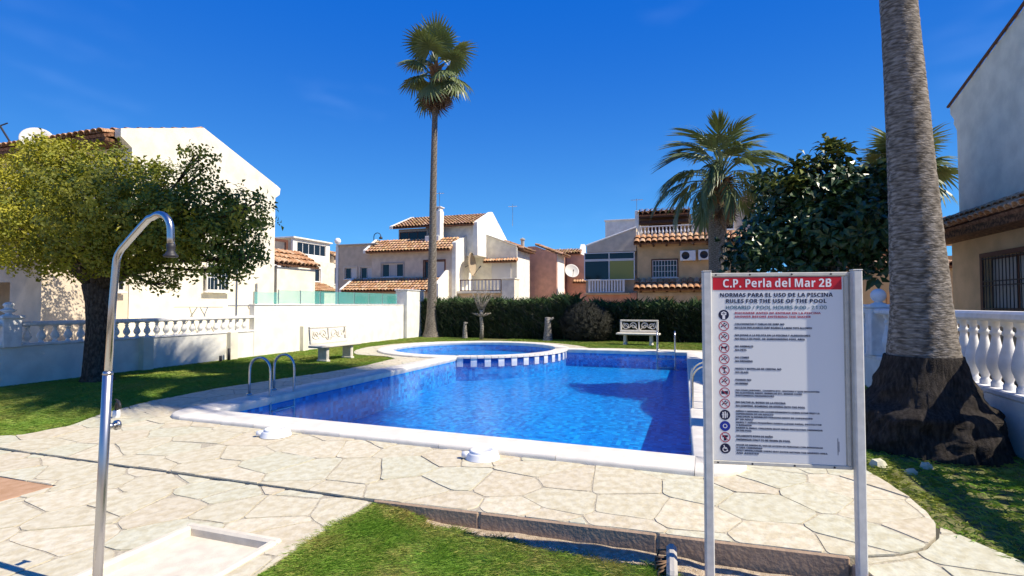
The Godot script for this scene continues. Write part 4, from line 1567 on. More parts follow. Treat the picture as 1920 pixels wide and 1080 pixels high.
func make_balcony_house() -> void:
	var h := thing("balcony_house", "tan house with tiled canopies, roof terrace and glazed corner, behind the pool sign", "house")
	# main front
	var mx := facing_z(-2.8, 0, -31.0)
	var holes := [Rect2(0.85, 3.06, 1.34, 0.98)]
	facade(h, mx, 6.2, 4.95, holes, M.tan_plaster)
	house_body(h, [Vector2(0, 0), Vector2(6.2, 0), Vector2(6.2, 4.94), Vector2(0, 4.94)], facing_z(-2.8, 0, -31.22), 6.0, M.tan_plaster)
	window(h, mx, holes[0], M.brown_frame, {"cols": 2, "trim": M.brown_frame, "trim_width": 0.07, "grille": M.white_metal, "bars": 8, "bar_r": 0.016, "rails": [0.02, 0.35, 0.68, 0.98]})
	tiled_roof(h, Vector3(-2.95, 4.98, -30.45), Vector3.RIGHT, Vector3(0, 0.52, -0.80), 6.4, 0.92, 0.32, true, 0.46)
	tiled_roof(h, Vector3(-2.95, 2.36, -30.25), Vector3.RIGHT, Vector3(0, 0.62, -0.85), 6.4, 1.0, 0.32, true, 0.5)
	for y in [4.88, 2.26]:
		var rf := MB.new()
		for i in 9:
			rf.box(Vector3(-2.6 + i * 0.72, y, -30.72), Vector3(0.09, 0.12, 0.62), 0.008)
		obj("rafter_ends", rf.done(), M.soffit_wood, h)
	var gf := MB.new()
	gf.wall(facing_z(-2.8, 0, -30.97), 6.2, 2.2, [Rect2(1.0, 0.0, 1.0, 2.0), Rect2(3.2, 0.9, 1.3, 1.1)], 0.02)
	obj("ground_floor", gf.done(), M.beige_plaster, h)
	# roof terrace
	var tr := MB.new()
	tr.box(Vector3(-1.3, 5.44, -31.35), Vector3(3.0, 0.10, 0.3), 0.01)
	obj("terrace_kerb", tr.done(), M.white_paint, h)
	var rail := obj("terrace_rail", rail_mesh(facing_z(-2.7, 5.49, -31.35), 3.0, 0.58), M.white_paint, h)
	var bm := baluster_mesh(0.44, 0.07)
	for i in 15:
		obj("baluster", bm, M.white_paint, rail, Transform3D(Basis(), Vector3(-2.58 + i * 0.2, 5.555, -31.35)))
	var back := MB.new()
	back.wall(facing_z(-2.8, 4.95, -33.2), 3.0, 2.0, [Rect2(0.5, 0.3, 1.9, 1.5)], 0.15)
	obj("terrace_wall", back.done(), M.tan_plaster, h)
	var bk := MB.new()
	bk.box(Vector3(-1.2, 5.9, -34.0), Vector3(2.8, 1.9, 0.1))
	obj("dark_doorway", bk.done(), M.dark_wood, h)
	tiled_roof(h, Vector3(-2.85, 6.78, -31.55), Vector3.RIGHT, Vector3(0, 0.45, -1.3), 2.95, 1.4, 0.32, true, 0.46)
	var aw := MB.new()
	aw.box(Vector3(-1.35, 6.35, -31.9), Vector3(2.75, 0.20, 0.5), 0.02)
	aw.box(Vector3(-1.35, 6.66, -32.2), Vector3(2.85, 0.10, 1.2), 0.01)
	obj("awning_box", aw.done(), M.dark_wood, h)
	var lp := MB.new()
	lp.box(Vector3(-2.86, 6.2, -32.0), Vector3(0.22, 1.7, 0.9), 0.01)
	lp.box(Vector3(-2.86, 5.3, -31.3), Vector3(0.26, 0.9, 0.5), 0.01)
	obj("side_pier", lp.done(), M.white_plaster, h)
	# white block right of the terrace, and a stepped pink corner
	house_body(h, [Vector2(0.25, 4.95), Vector2(3.4, 4.95), Vector2(3.4, 6.9), Vector2(1.4, 7.0), Vector2(0.25, 6.6)], facing_z(0, 0, -31.9), 4.0, M.grey_plaster)
	window(h, facing_z(1.55, 5.75, -31.88), Rect2(0, 0, 0.9, 0.7), M.white_metal, {"deep": -0.02})
	var cp := MB.new()
	cp.box(Vector3(3.2, 7.15, -32.4), Vector3(0.7, 0.9, 0.9), 0.01)
	obj("chimney", cp.done(), M.pink_plaster, h)
	# glazed corner wing on the left
	var wx := facing_z(-5.95, 0, -31.0)
	house_body(h, [Vector2(-5.75, 4.62), Vector2(-2.85, 4.62), Vector2(-2.85, 5.95), Vector2(-5.75, 4.98)], facing_z(0, 0, -31.0), 5.0, M.grey_plaster, "parapet")
	var cap := MB.new()
	cap.tube([Vector3(-5.8, 5.02, -31.0), Vector3(-2.85, 6.0, -31.0)], [0.05], 6)
	obj("flashing", cap.done(), M.white_paint, h)
	house_body(h, [Vector2(0.1, 0), Vector2(3.1, 0), Vector2(3.1, 4.6), Vector2(0.1, 4.6)], facing_z(-5.95, 0, -31.3), 5.0, M.beige_plaster)
	var lowf := MB.new()
	lowf.box(Vector3(-4.4, 1.1, -31.13), Vector3(3.1, 2.2, 0.26))
	obj("ground_floor", lowf.done(), M.pink_plaster, h)
	window(h, wx, Rect2(0.05, 4.15, 2.95, 0.44), M.white_metal, {"cols": 2, "sill": false, "deep": 0.05})
	window(h, wx, Rect2(0.05, 2.95, 2.95, 1.18), M.white_metal, {"cols": 2, "sill": false, "deep": 0.05, "blind": M.yellow_blind, "blind_cols": [1]})
	balcony_rail(h, facing_z(-5.6, 2.20, -30.75), 2.1, 0.78, 13, M.white_metal, M.white_metal, 0.085)
	var bf := MB.new()
	bf.box(Vector3(-4.5, 2.14, -30.9), Vector3(2.6, 0.1, 0.5), 0.01)
	obj("balcony_floor", bf.done(), M.tan_plaster, h)
	aircon(Vector3(-0.03, 3.96, -30.78), 0.0, "left one of two air conditioners right of the grilled window", "air conditioners on the tan house")
	aircon(Vector3(0.93, 3.98, -30.78), 0.0, "right one of two air conditioners right of the grilled window, partly behind the palm trunk", "air conditioners on the tan house")
	antenna(Vector3(-2.9, 7.1, -32.0), 0.75, "short antenna on the terrace corner of the tan house")
	var t := thing("white_tower", "plain pale rooftop block behind the glazed corner of the tan house", "building")
	house_body(t, [Vector2(-5.6, 0), Vector2(-3.3, 0), Vector2(-3.3, 7.45), Vector2(-5.6, 7.45)], facing_z(0, 0, -37.5), 3.0, M.white_plaster)
	var tc := MB.new()
	tc.box(Vector3(-4.45, 7.49, -39.0), Vector3(2.45, 0.08, 3.15), 0.01)
	obj("roof_edge", tc.done(), M.white_paint, t)


func make_right_house() -> void:
	var h := thing("side_house", "shaded cream house with brown tiled eave and barred window at the right edge", "house")
	var x := 6.0
	# upper storey, gable towards the pool: outline in (z, y)
	house_body(h, [Vector2(-14.88, 3.2), Vector2(-8.9, 3.2), Vector2(-8.9, 5.8), Vector2(-11.5, 7.12), Vector2(-12.05, 7.16), Vector2(-12.35, 7.06), Vector2(-15.22, 6.28), Vector2(-15.2, 6.1), Vector2(-15.02, 5.92), Vector2(-15.05, 5.82), Vector2(-14.9, 5.62)], facing_mx(x, 0, 0), 0.3, M.cream_plaster, "gable_wall")
	house_body(h, [Vector2(-14.85, 0), Vector2(-8.95, 0), Vector2(-8.95, 5.6), Vector2(-11.9, 6.9), Vector2(-14.85, 6.0)], facing_mx(x + 0.32, 0, 0), 7.0, M.cream_plaster)
	var vg := MB.new()
	vg.tube([Vector3(x - 0.03, 6.30, -15.24), Vector3(x - 0.03, 7.09, -12.36), Vector3(x - 0.03, 7.19, -12.05), Vector3(x - 0.03, 7.15, -11.5), Vector3(x - 0.03, 5.82, -8.85)], [0.035], 6)
	obj("verge_trim", vg.done(), M.brown_frame, h)
	tiled_roof(h, Vector3(x + 0.05, 6.25, -15.3), Vector3.RIGHT, Vector3(0, 0.8, 2.9), 7.2, 3.2, 0.24)
	tiled_roof(h, Vector3(x + 0.05, 5.78, -8.7), Vector3.RIGHT, Vector3(0, 1.35, -2.9), 7.2, 3.3, 0.24)
	# ground floor front with the window
	var z0 := -15.3
	var fx := facing_mx(x, 0, z0)
	var win := Rect2(1.42, 1.42, 1.9, 1.12)
	facade(h, fx, 7.4, 3.19, [win], M.tan_plaster, 0.3)
	window(h, fx, win, M.brown_frame, {"cols": 2, "deep": 0.16, "trim": M.brown_frame, "trim_width": 0.09, "grille": M.black_iron, "bars": 15, "bar_r": 0.009, "rails": [0.03, 0.46, 0.54, 0.97], "blind": M.curtain, "blind_cols": [0, 1], "sill_mat": M.tan_plaster})
	# tiled eave along the front, brown boarded soffit
	tiled_roof(h, Vector3(x - 0.62, 3.20, -15.95), Vector3(0, 0, 1), Vector3(0.66, 0.42, 0), 8.1, 0.76, 0.22, true, 0.38)
	var so := MB.new()
	so.box(Vector3(x - 0.29, 3.02, -11.9), Vector3(0.56, 0.05, 8.1), 0.0)
	so.box(Vector3(x - 0.56, 3.10, -11.9), Vector3(0.04, 0.2, 8.1), 0.0)
	obj("soffit", so.done(), M.soffit_wood, h)
	house_body(h, [Vector2(-15.9, 3.0), Vector2(-15.3, 3.0), Vector2(-15.3, 3.55), Vector2(-15.9, 3.2)], facing_mx(x - 0.02, 0, 0), 2.5, M.tan_plaster, "eave_return")


func make_arch_wall() -> void:
	var w := thing("arched_wall", "shaded tan wall with an arched opening behind the ball finial on the right", "garden wall")
	var z := -20.0
	var pts := [Vector2(5.2, 0), Vector2(6.05, 0), Vector2(6.05, 1.72)]
	for k in 11:
		var a := PI - PI * k / 10.0
		pts.append(Vector2(6.6 + cos(a) * 0.55, 1.72 + sin(a) * 0.5))
	pts.append_array([Vector2(7.15, 0), Vector2(10.5, 0), Vector2(10.5, 2.72), Vector2(5.2, 2.72)])
	var mb := MB.new()
	mb.prism(PackedVector2Array(pts), facing_z(0, 0, z), 0.3)
	obj("wall", mb.done(), M.tan_plaster, w)
	tiled_roof(w, Vector3(5.1, 2.76, z + 0.12), Vector3.RIGHT, Vector3(0, 0.15, -0.5), 5.4, 0.5, 0.22)
	var g := MB.new()
	bar_box(g, facing_z(6.05, 0, z - 0.15), 0, 0, 0, 1.1, 1.50, 0.05)
	obj("gate", g.done(), M.dark_wood, w)
	var o := thing("orange_house", "sunlit orange wall and terracotta roof seen beyond the arch", "house")
	house_body(o, [Vector2(6.0, 0), Vector2(13.0, 0), Vector2(13.0, 3.6), Vector2(8.6, 3.6), Vector2(8.3, 3.25), Vector2(6.0, 3.25)], facing_z(0, 0, -27.0), 4.0, M.orange_plaster)
	house_body(o, [Vector2(27.0, 0), Vector2(31.0, 0), Vector2(31.0, 3.2), Vector2(27.0, 3.2)], facing_x(8.2, 0, 0), 0.1, M.orange_plaster, "side_wall")
	tiled_roof(o, Vector3(5.9, 3.3, -26.7), Vector3.RIGHT, Vector3(0, 0.6, -1.2), 2.6, 1.4, 0.25)
	var ch := MB.new()
	ch.box(Vector3(8.15, 3.95, -27.6), Vector3(0.6, 1.1, 0.6), 0.01)
	obj("chimney", ch.done(), M.orange_plaster, o)


# ---------------------------------------------------------------- plants
func spray_mesh(n: int, length: float, width: float, spread_by: float, sd: int, bend := 0.25) -> ArrayMesh:   # upright spray of narrow blades
	var r := RandomNumberGenerator.new()
	r.seed = sd
	var mb := MB.new()
	for i in n:
		var a := r.randf() * TAU
		var base := Vector3(r.randf_range(-1, 1), 0, r.randf_range(-1, 1)) * spread_by * length * 0.9
		var dir := Vector3(cos(a) * spread_by, r.randf_range(0.7, 1.1), sin(a) * spread_by).normalized()
		var l := length * r.randf_range(0.55, 1.1)
		var side := dir.cross(Vector3(cos(a + 1.2), 0.1, sin(a + 1.2))).normalized() * width * 0.5
		var m := base + dir * l * 0.55
		var tip := base + dir * l + Vector3(cos(a), -0.6, sin(a)) * l * bend
		mb.quad(base - side, base + side, m + side * 0.8, m - side * 0.8)
		mb.tri(m - side * 0.8, m + side * 0.8, tip)
	return mb.done()


func leaf_cluster(n: int, size: float, reach: float, broad: float, sd: int) -> ArrayMesh:   # twig with folded leaves
	var r := RandomNumberGenerator.new()
	r.seed = sd
	var mb := MB.new()
	for i in n:
		var t := (i + 0.6) / n
		var a := i * 2.4 + r.randf() * 0.6
		var at := Vector3(0, reach * t, 0)
		var dir := Vector3(cos(a), r.randf_range(-0.35, 0.75), sin(a)).normalized()
		var nrm := (Vector3.UP - dir * dir.y + Vector3(r.randf_range(-0.5, 0.5), 0, r.randf_range(-0.5, 0.5))).normalized()
		var side := dir.cross(nrm).normalized()
		var l := size * r.randf_range(0.7, 1.15)
		var w := l * broad * 0.5
		var b := at + dir * l * 0.25
		var m := b + dir * l * 0.45 + nrm * l * 0.03
		var tip := b + dir * l - nrm * l * 0.16
		mb.tri(b, m + side * w + nrm * w * 0.35, m)
		mb.tri(b, m, m - side * w + nrm * w * 0.35)
		mb.tri(m, m + side * w + nrm * w * 0.35, tip)
		mb.tri(m, tip, m - side * w + nrm * w * 0.35)
	return mb.done()


func make_hedges() -> void:
	var shoot := spray_mesh(7, 0.26, 0.035, 0.5, 31, 0.12)
	var specs := [
		[-12.55, -4.75, 1.72, "dark clipped cypress hedge behind the round pool, between tall palm and pink house"],
		[-4.75, 3.1, 1.60, "dark loose hedge behind the far bench, below the tan house"],
	]
	for k in 2:
		var s: Array = specs[k]
		var h := thing("hedge", s[3], "hedge", Vector3((s[0] + s[1]) / 2, 0, -23.0), "hedges along the far end")
		var ln: float = s[1] - s[0]
		var core := MB.new()
		var nx := int(ln / 0.3)
		for i in nx:
			var x := -ln / 2 + ln * (i + 0.5) / nx
			core.box(Vector3(x, 0.72 + rng.randf_range(-0.04, 0.02), rng.randf_range(-0.06, 0.06)), Vector3(ln / nx * 1.15, 1.44, 0.7), 0.08)
		obj("inner_growth", core.done(), M.hedge_core, h)
		var where := []
		var tint := []
		for i in 9500 if k == 0 else 8600:
			var x := rng.randf_range(-ln / 2, ln / 2)
			var n := noise.get_noise_2d(x * 1.3 + k * 50, 0.0)
			var top: float = s[2] + 0.15 * n + 0.07 * noise.get_noise_2d(x * 6.0, 9.0) - 0.24
			if k == 0 and x > ln / 2 - 0.9:
				top += 0.16
			var y := rng.randf() * top
			var z := 0.42 + 0.06 * noise.get_noise_2d(x * 2.0, y * 2.0)
			var up := Vector3(rng.randf_range(-0.4, 0.4), 1.0, rng.randf_range(0.0, 0.8))
			if i % 3 == 0:   # top
				y = top - 0.02
				z = rng.randf_range(-0.42, 0.42)
				up = Vector3(rng.randf_range(-0.4, 0.4), 1.0, rng.randf_range(-0.4, 0.4))
			elif k == 1 and rng.randf() < 0.35:
				up = Vector3(rng.randf_range(-0.6, 0.6), rng.randf_range(-0.6, 0.5), 1.0)
			var b := Basis(Quaternion(Vector3.UP, up.normalized())) * Basis(Vector3.UP, rng.randf() * TAU)
			var sc := rng.randf_range(0.7, 1.25)
			if i % 3 == 0 and rng.randf() < 0.14:
				sc *= rng.randf_range(1.4, 2.1)
			where.append(Transform3D(b.scaled(Vector3.ONE * sc), Vector3(x, y, z)))
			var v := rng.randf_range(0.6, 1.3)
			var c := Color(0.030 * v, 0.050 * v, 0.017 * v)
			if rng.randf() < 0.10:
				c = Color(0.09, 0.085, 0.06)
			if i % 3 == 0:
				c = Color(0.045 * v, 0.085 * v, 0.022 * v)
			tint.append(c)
		spread("foliage", shoot, M.needle, where, tint, h)

	# round greyish shrub in front of the hedge
	var sh := thing("round_shrub", "rounded dark grey green shrub before the hedge, left of the far bench", "shrub", Vector3(-4.15, 0, -22.15))
	var st := MB.new(true)
	for i in 9:
		var a := i * 0.7
		st.tube([Vector3(cos(a) * 0.1, 0, sin(a) * 0.1), Vector3(cos(a) * 0.4, 0.5, sin(a) * 0.35), Vector3(cos(a) * 0.75, 0.95, sin(a) * 0.5)], [0.03, 0.02, 0.008], 5)
	obj("stems", st.done(), M.tree_bark, sh)
	var lc := leaf_cluster(9, 0.07, 0.16, 0.4, 33)
	var wh := []
	var ti := []
	for i in 2600:
		var d := Vector3(rng.randfn(), rng.randfn() * 0.8, rng.randfn()).normalized()
		var rr := rng.randf_range(0.55, 1.0)
		var p := Vector3(d.x * 1.05, 0.72 + d.y * 0.78, d.z * 0.65) * Vector3(rr, 1, rr)
		if p.y < 0.05:
			continue
		wh.append(Transform3D(Basis(Quaternion(Vector3.UP, (d + Vector3(0, 0.4, 0)).normalized())) * Basis(Vector3.UP, rng.randf() * TAU), p))
		var v := rng.randf_range(0.6, 1.3)
		ti.append(Color(0.036 * v, 0.036 * v, 0.022 * v))
	spread("foliage", lc, M.needle, wh, ti, sh)

	# pollarded sapling with a pale trunk
	var sp := thing("pale_sapling", "slim pollarded sapling with pale trunk and bare twigs before the hedge", "tree", Vector3(-8.75, 0, -21.75))
	var tm := MB.new(true)
	tm.tube([Vector3.ZERO, Vector3(0.02, 0.5, 0), Vector3(-0.02, 1.0, 0), Vector3(0.0, 1.28, 0)], [0.10, 0.085, 0.08, 0.11], 8)
	obj("trunk", tm.done(), M.whitewash, sp)
	var tw := MB.new(true)
	for i in 34:
		var a := rng.randf() * TAU
		var l := rng.randf_range(0.5, 1.25)
		var d := Vector3(cos(a) * rng.randf_range(0.2, 0.6), 1.0, sin(a) * 0.4).normalized()
		var p := Vector3(rng.randf_range(-0.12, 0.12), 1.2, rng.randf_range(-0.06, 0.06))
		tw.tube([p, p + d * l * 0.5, p + d * l + Vector3(0.05, 0, 0)], [0.016, 0.011, 0.005], 4)
	for i in 10:
		var a := i * 0.63
		tw.tube([Vector3(0, 1.0, 0), Vector3(cos(a) * 0.22, 1.05, sin(a) * 0.1), Vector3(cos(a) * 0.45, 1.15, sin(a) * 0.2)], [0.035, 0.03, 0.016], 5)
	obj("twigs", tw.done(), M.pale_bark, sp)
	var sw := []
	var stt := []
	for i in 150:
		var a := rng.randf() * TAU
		sw.append(Transform3D(Basis(Vector3.UP, a), Vector3(rng.randf_range(-0.5, 0.5), rng.randf_range(0.95, 2.1), rng.randf_range(-0.3, 0.3))))
		stt.append(Color(0.07, 0.085, 0.035))
	spread("leaves", leaf_cluster(4, 0.06, 0.08, 0.5, 35), M.leaf, sw, stt, sp)
	for s in [[-9.75, -22.2, 0.72, 0.09, "short whitewashed stump before the hedge, left of the pale sapling"], [-5.75, -21.9, 0.98, 0.16, "tapered whitewashed stump before the hedge, right of the pale sapling"]]:
		var o := thing("whitewashed_stump", s[4], "tree stump", Vector3(s[0], 0, s[1]), "whitewashed stumps before the hedge")
		var m := MB.new(true)
		var q: float = s[3]
		m.lathe([Vector2(q * 1.5, -0.05), Vector2(q * 1.25, 0.1), Vector2(q, 0.4), Vector2(q * 0.85, s[2] * 0.7), Vector2(q * 0.8, s[2] - 0.02), Vector2(q * 0.7, s[2]), Vector2(0, s[2] + 0.01)], 12)
		obj("trunk", m.done(), M.whitewash, o)
		var k := MB.new(true)
		k.tube([Vector3(0, s[2] * 0.8, 0), Vector3(q * 1.6, s[2] * 0.98, 0.05)], [q * 0.4, q * 0.3], 7)
		obj("branch_stub", k.done(), M.whitewash, o)


# fan leaf of a palm: stalk along +z, then a pleated fan of split segments; tips droop
func fan_frond(stalk: float, fan: float, segs: int, droop: float, fold: float, sd: int, sag := 0.15, open_to := 2.45, wide := 0.062) -> ArrayMesh:
	var r := RandomNumberGenerator.new()
	r.seed = sd
	var mb := MB.new()
	var bend := func(z: float) -> Vector3:
		return Vector3(0, -sag * z * z / maxf(0.3, stalk), z)
	var pts := []
	for i in 5:
		pts.append(bend.call(stalk * i / 4.0))
	mb.tube(pts, [0.035, 0.03, 0.024, 0.02, 0.018], 5)
	var hub: Vector3 = pts[4]
	var ahead: Vector3 = (pts[4] - pts[3]).normalized()
	var right := Vector3.RIGHT
	var up := ahead.cross(right).normalized()
	if up.y < 0:
		up = -up
	for i in segs:
		var u := (i + 0.5) / segs * 2.0 - 1.0
		var a := u * open_to
		var l := fan * (0.80 + 0.30 * cos(a * 0.7)) * r.randf_range(0.88, 1.06)
		var d := (ahead * cos(a) + right * sin(a)).normalized()
		d = (d - up * fold * absf(sin(a * 0.62))).normalized()
		var side := d.cross(up).normalized()
		var w := fan * wide
		var p := []
		for k in 5:
			var t: float = [0.0, 0.35, 0.62, 0.83, 1.0][k]
			p.append(hub + ahead * (0.12 * fan * cos(a)) * (1.0 - t) + d * l * t + Vector3.DOWN * droop * l * pow(t, 2.4) * r.randf_range(0.8, 1.25) + side * r.randf_range(-0.015, 0.015) * t)
		var ws := [0.25, 0.95, 0.75, 0.36, 0.0]
		var twist := up * 0.35
		for k in 4:
			var s0: Vector3 = (side + twist * (1 if i % 2 == 0 else -1)) * w * ws[k]
			var s1: Vector3 = (side + twist * (1 if i % 2 == 0 else -1)) * w * ws[k + 1]
			if k < 3:
				mb.quad(p[k] - s0, p[k] + s0, p[k + 1] + s1, p[k + 1] - s1)
			else:
				mb.tri(p[k] - s0, p[k] + s0, p[4])
	return mb.done()


# arching leaf of a fan palm whose rib runs on into the blade: hanging segments along both sides
func plume_frond(stalk: float, rib: float, seg: float, n: int, curl: float, sd: int) -> ArrayMesh:
	var r := RandomNumberGenerator.new()
	r.seed = sd
	var mb := MB.new()
	var pts := []
	var dirs := []
	var p := Vector3.ZERO
	var steps := 14
	for i in steps + 1:
		var t := i / float(steps)
		var a := -curl * pow(t, 1.6)
		var d := Vector3(0, sin(a), cos(a))
		pts.append(p)
		dirs.append(d)
		p += d * (stalk + rib) / steps
	mb.tube(pts, [0.036, 0.034, 0.031, 0.028, 0.026, 0.024, 0.022, 0.02, 0.018, 0.016, 0.014, 0.012, 0.01, 0.008, 0.006], 5)
	var t0 := stalk / (stalk + rib)
	for i in n:
		for s in [-1.0, 1.0]:
			var f := (i + r.randf_range(0.2, 0.8)) / n
			var at := lerpf(t0, 1.0, f) * steps
			var k := mini(int(at), steps - 1)
			var o: Vector3 = pts[k].lerp(pts[k + 1], at - k)
			var d: Vector3 = dirs[k]
			var up := Vector3(0, d.z, -d.y)
			var open: float = lerpf(1.25, 0.15, pow(f, 0.8)) * r.randf_range(0.85, 1.1)
			var out: Vector3 = (d * cos(open) + Vector3.RIGHT * s * sin(open) + up * 0.22).normalized()
			var l := seg * lerpf(0.78, 1.0, sin(f * PI)) * r.randf_range(0.85, 1.1)
			var side: Vector3 = out.cross(up).normalized()
			var w := 0.031 * r.randf_range(0.8, 1.2)
			var q := []
			for j in 5:
				var t: float = [0.0, 0.3, 0.58, 0.82, 1.0][j]
				q.append(o + out * l * (t - 0.22 * t * t) + Vector3.DOWN * l * 0.62 * pow(t, 2.2) * r.randf_range(0.85, 1.15))
			var ws := [0.35, 1.0, 0.8, 0.4, 0.0]
			for j in 4:
				var a0: Vector3 = (side + up * 0.4 * s) * w * ws[j]
				var a1: Vector3 = (side + up * 0.4 * s) * w * ws[j + 1]
				if j < 3:
					mb.quad(q[j] - a0, q[j] + a0, q[j + 1] + a1, q[j + 1] - a1)
				else:
					mb.tri(q[j] - a0, q[j] + a0, q[4])
	return mb.done()


func palm_trunk(points: Array, radii: Array, rings: int, rough: float, sd: float, sides := 28) -> ArrayMesh:   # ringed trunk along a smooth line
	var mb := MB.new(true)
	var curve := Curve3D.new()
	for i in points.size():
		var a: Vector3 = points[maxi(0, i - 1)]
		var b: Vector3 = points[mini(points.size() - 1, i + 1)]
		var t := (b - a) / 6.0
		curve.add_point(points[i], -t, t)
	var n := rings
	var prev := []
	for i in n + 1:
		var f := i / float(n)
		var p := curve.sample(mini(int(f * (points.size() - 1)), points.size() - 2), f * (points.size() - 1) - mini(int(f * (points.size() - 1)), points.size() - 2))
		var fi := f * (radii.size() - 1)
		var i0 := mini(int(fi), radii.size() - 2)
		var r := lerpf(radii[i0], radii[i0 + 1], smoothstep(0.0, 1.0, fi - i0) * 0.5 + (fi - i0) * 0.5)
		var ring := []
		var step := 0.5 + 0.5 * sin(p.y * 58.0 + 9.0 * noise.get_noise_2d(p.y * 1.3, sd))
		for k in sides:
			var a := TAU * k / sides
			var rr := r * (1.0 + rough * (0.5 * noise.get_noise_3d(cos(a) * 2.0 + sd, p.y * 1.2, sin(a) * 2.0) + 0.30 * noise.get_noise_3d(cos(a) * 5.0, p.y * 9.0, sin(a) * 5.0 + sd) + 0.16 * (pow(step, 4.0) - 0.3)))
			ring.append(p + Vector3(cos(a) * rr, 0, -sin(a) * rr))
		if i > 0:
			for k in sides:
				var k2 := (k + 1) % sides
				mb.quad(prev[k], prev[k2], ring[k2], ring[k])
		prev = ring
	for k in sides:
		mb.tri(prev[k], prev[(k + 1) % sides], prev[0] * 0.5 + prev[sides / 2] * 0.5 + Vector3(0, 0.05, 0))
	return mb.done()


# crown: fronds set in a spiral from upright to hanging; each a part
func palm_crown(parent: Node3D, at: Vector3, n: int, live: Array, dead: Array, n_dead: int, top_tilt: float, low_tilt: float, size := 1.0) -> void:
	for i in n:
		var f := i / float(n - 1)
		var az := i * 2.39996 + rng.randf_range(-0.2, 0.2)
		var el := lerpf(top_tilt, low_tilt, pow(f, 0.9)) + rng.randf_range(-0.12, 0.12)
		var b := Basis(Vector3.UP, az) * Basis(Vector3.RIGHT, -el) * Basis(Vector3.BACK, rng.randf_range(-0.5, 0.5))
		var sc := size * rng.randf_range(0.88, 1.1)
		obj("frond", live[i % live.size()], M.frond_young if f < 0.35 and i % 2 == 0 else M.frond_green, parent, Transform3D(b.scaled(Vector3.ONE * sc), at + Vector3(0, 0.35 * (1.0 - f), 0) + b.z * 0.1))
	for i in n_dead:
		var az := i * 2.39996 + 1.0
		var el := rng.randf_range(-1.45, -0.75)
		var b := Basis(Vector3.UP, az) * Basis(Vector3.RIGHT, -el) * Basis(Vector3.BACK, rng.randf_range(-0.6, 0.6))
		obj("dead_frond", dead[i % dead.size()], M.frond_dead, parent, Transform3D(b.scaled(Vector3.ONE * size * rng.randf_range(0.75, 1.0)), at - Vector3(0, rng.randf_range(0.1, 0.6), 0) + b.z * 0.08))


func boot_mesh(r0: float, r1: float, y0: float, y1: float, n: int, sd: int) -> ArrayMesh:   # old leaf bases below the crown
	var r := RandomNumberGenerator.new()
	r.seed = sd
	var mb := MB.new()
	for i in n:
		var f := i / float(n)
		var a := i * 2.39996
		var y := lerpf(y0, y1, f)
		var rr := lerpf(r0, r1, f)
		var d := Vector3(cos(a), 0, sin(a))
		var s := Vector3(-sin(a), 0, cos(a))
		var w := 0.09 * r.randf_range(0.8, 1.2)
		var out := r.randf_range(0.1, 0.28)
		var p0 := d * rr * 0.7 + Vector3(0, y, 0)
		var p1 := d * (rr + out) + Vector3(0, y + r.randf_range(0.08, 0.3), 0)
		mb.quad_out(p0 - s * w, p0 + s * w, p1 + s * w * 0.5, p1 - s * w * 0.5, Vector3(0, y - 1.0, 0))
		mb.quad_out(p0 - s * w - Vector3(0, 0.07, 0), p0 + s * w - Vector3(0, 0.07, 0), p1 + s * w * 0.5, p1 - s * w * 0.5, Vector3(0, y + 1.0, 0))
	return mb.done()


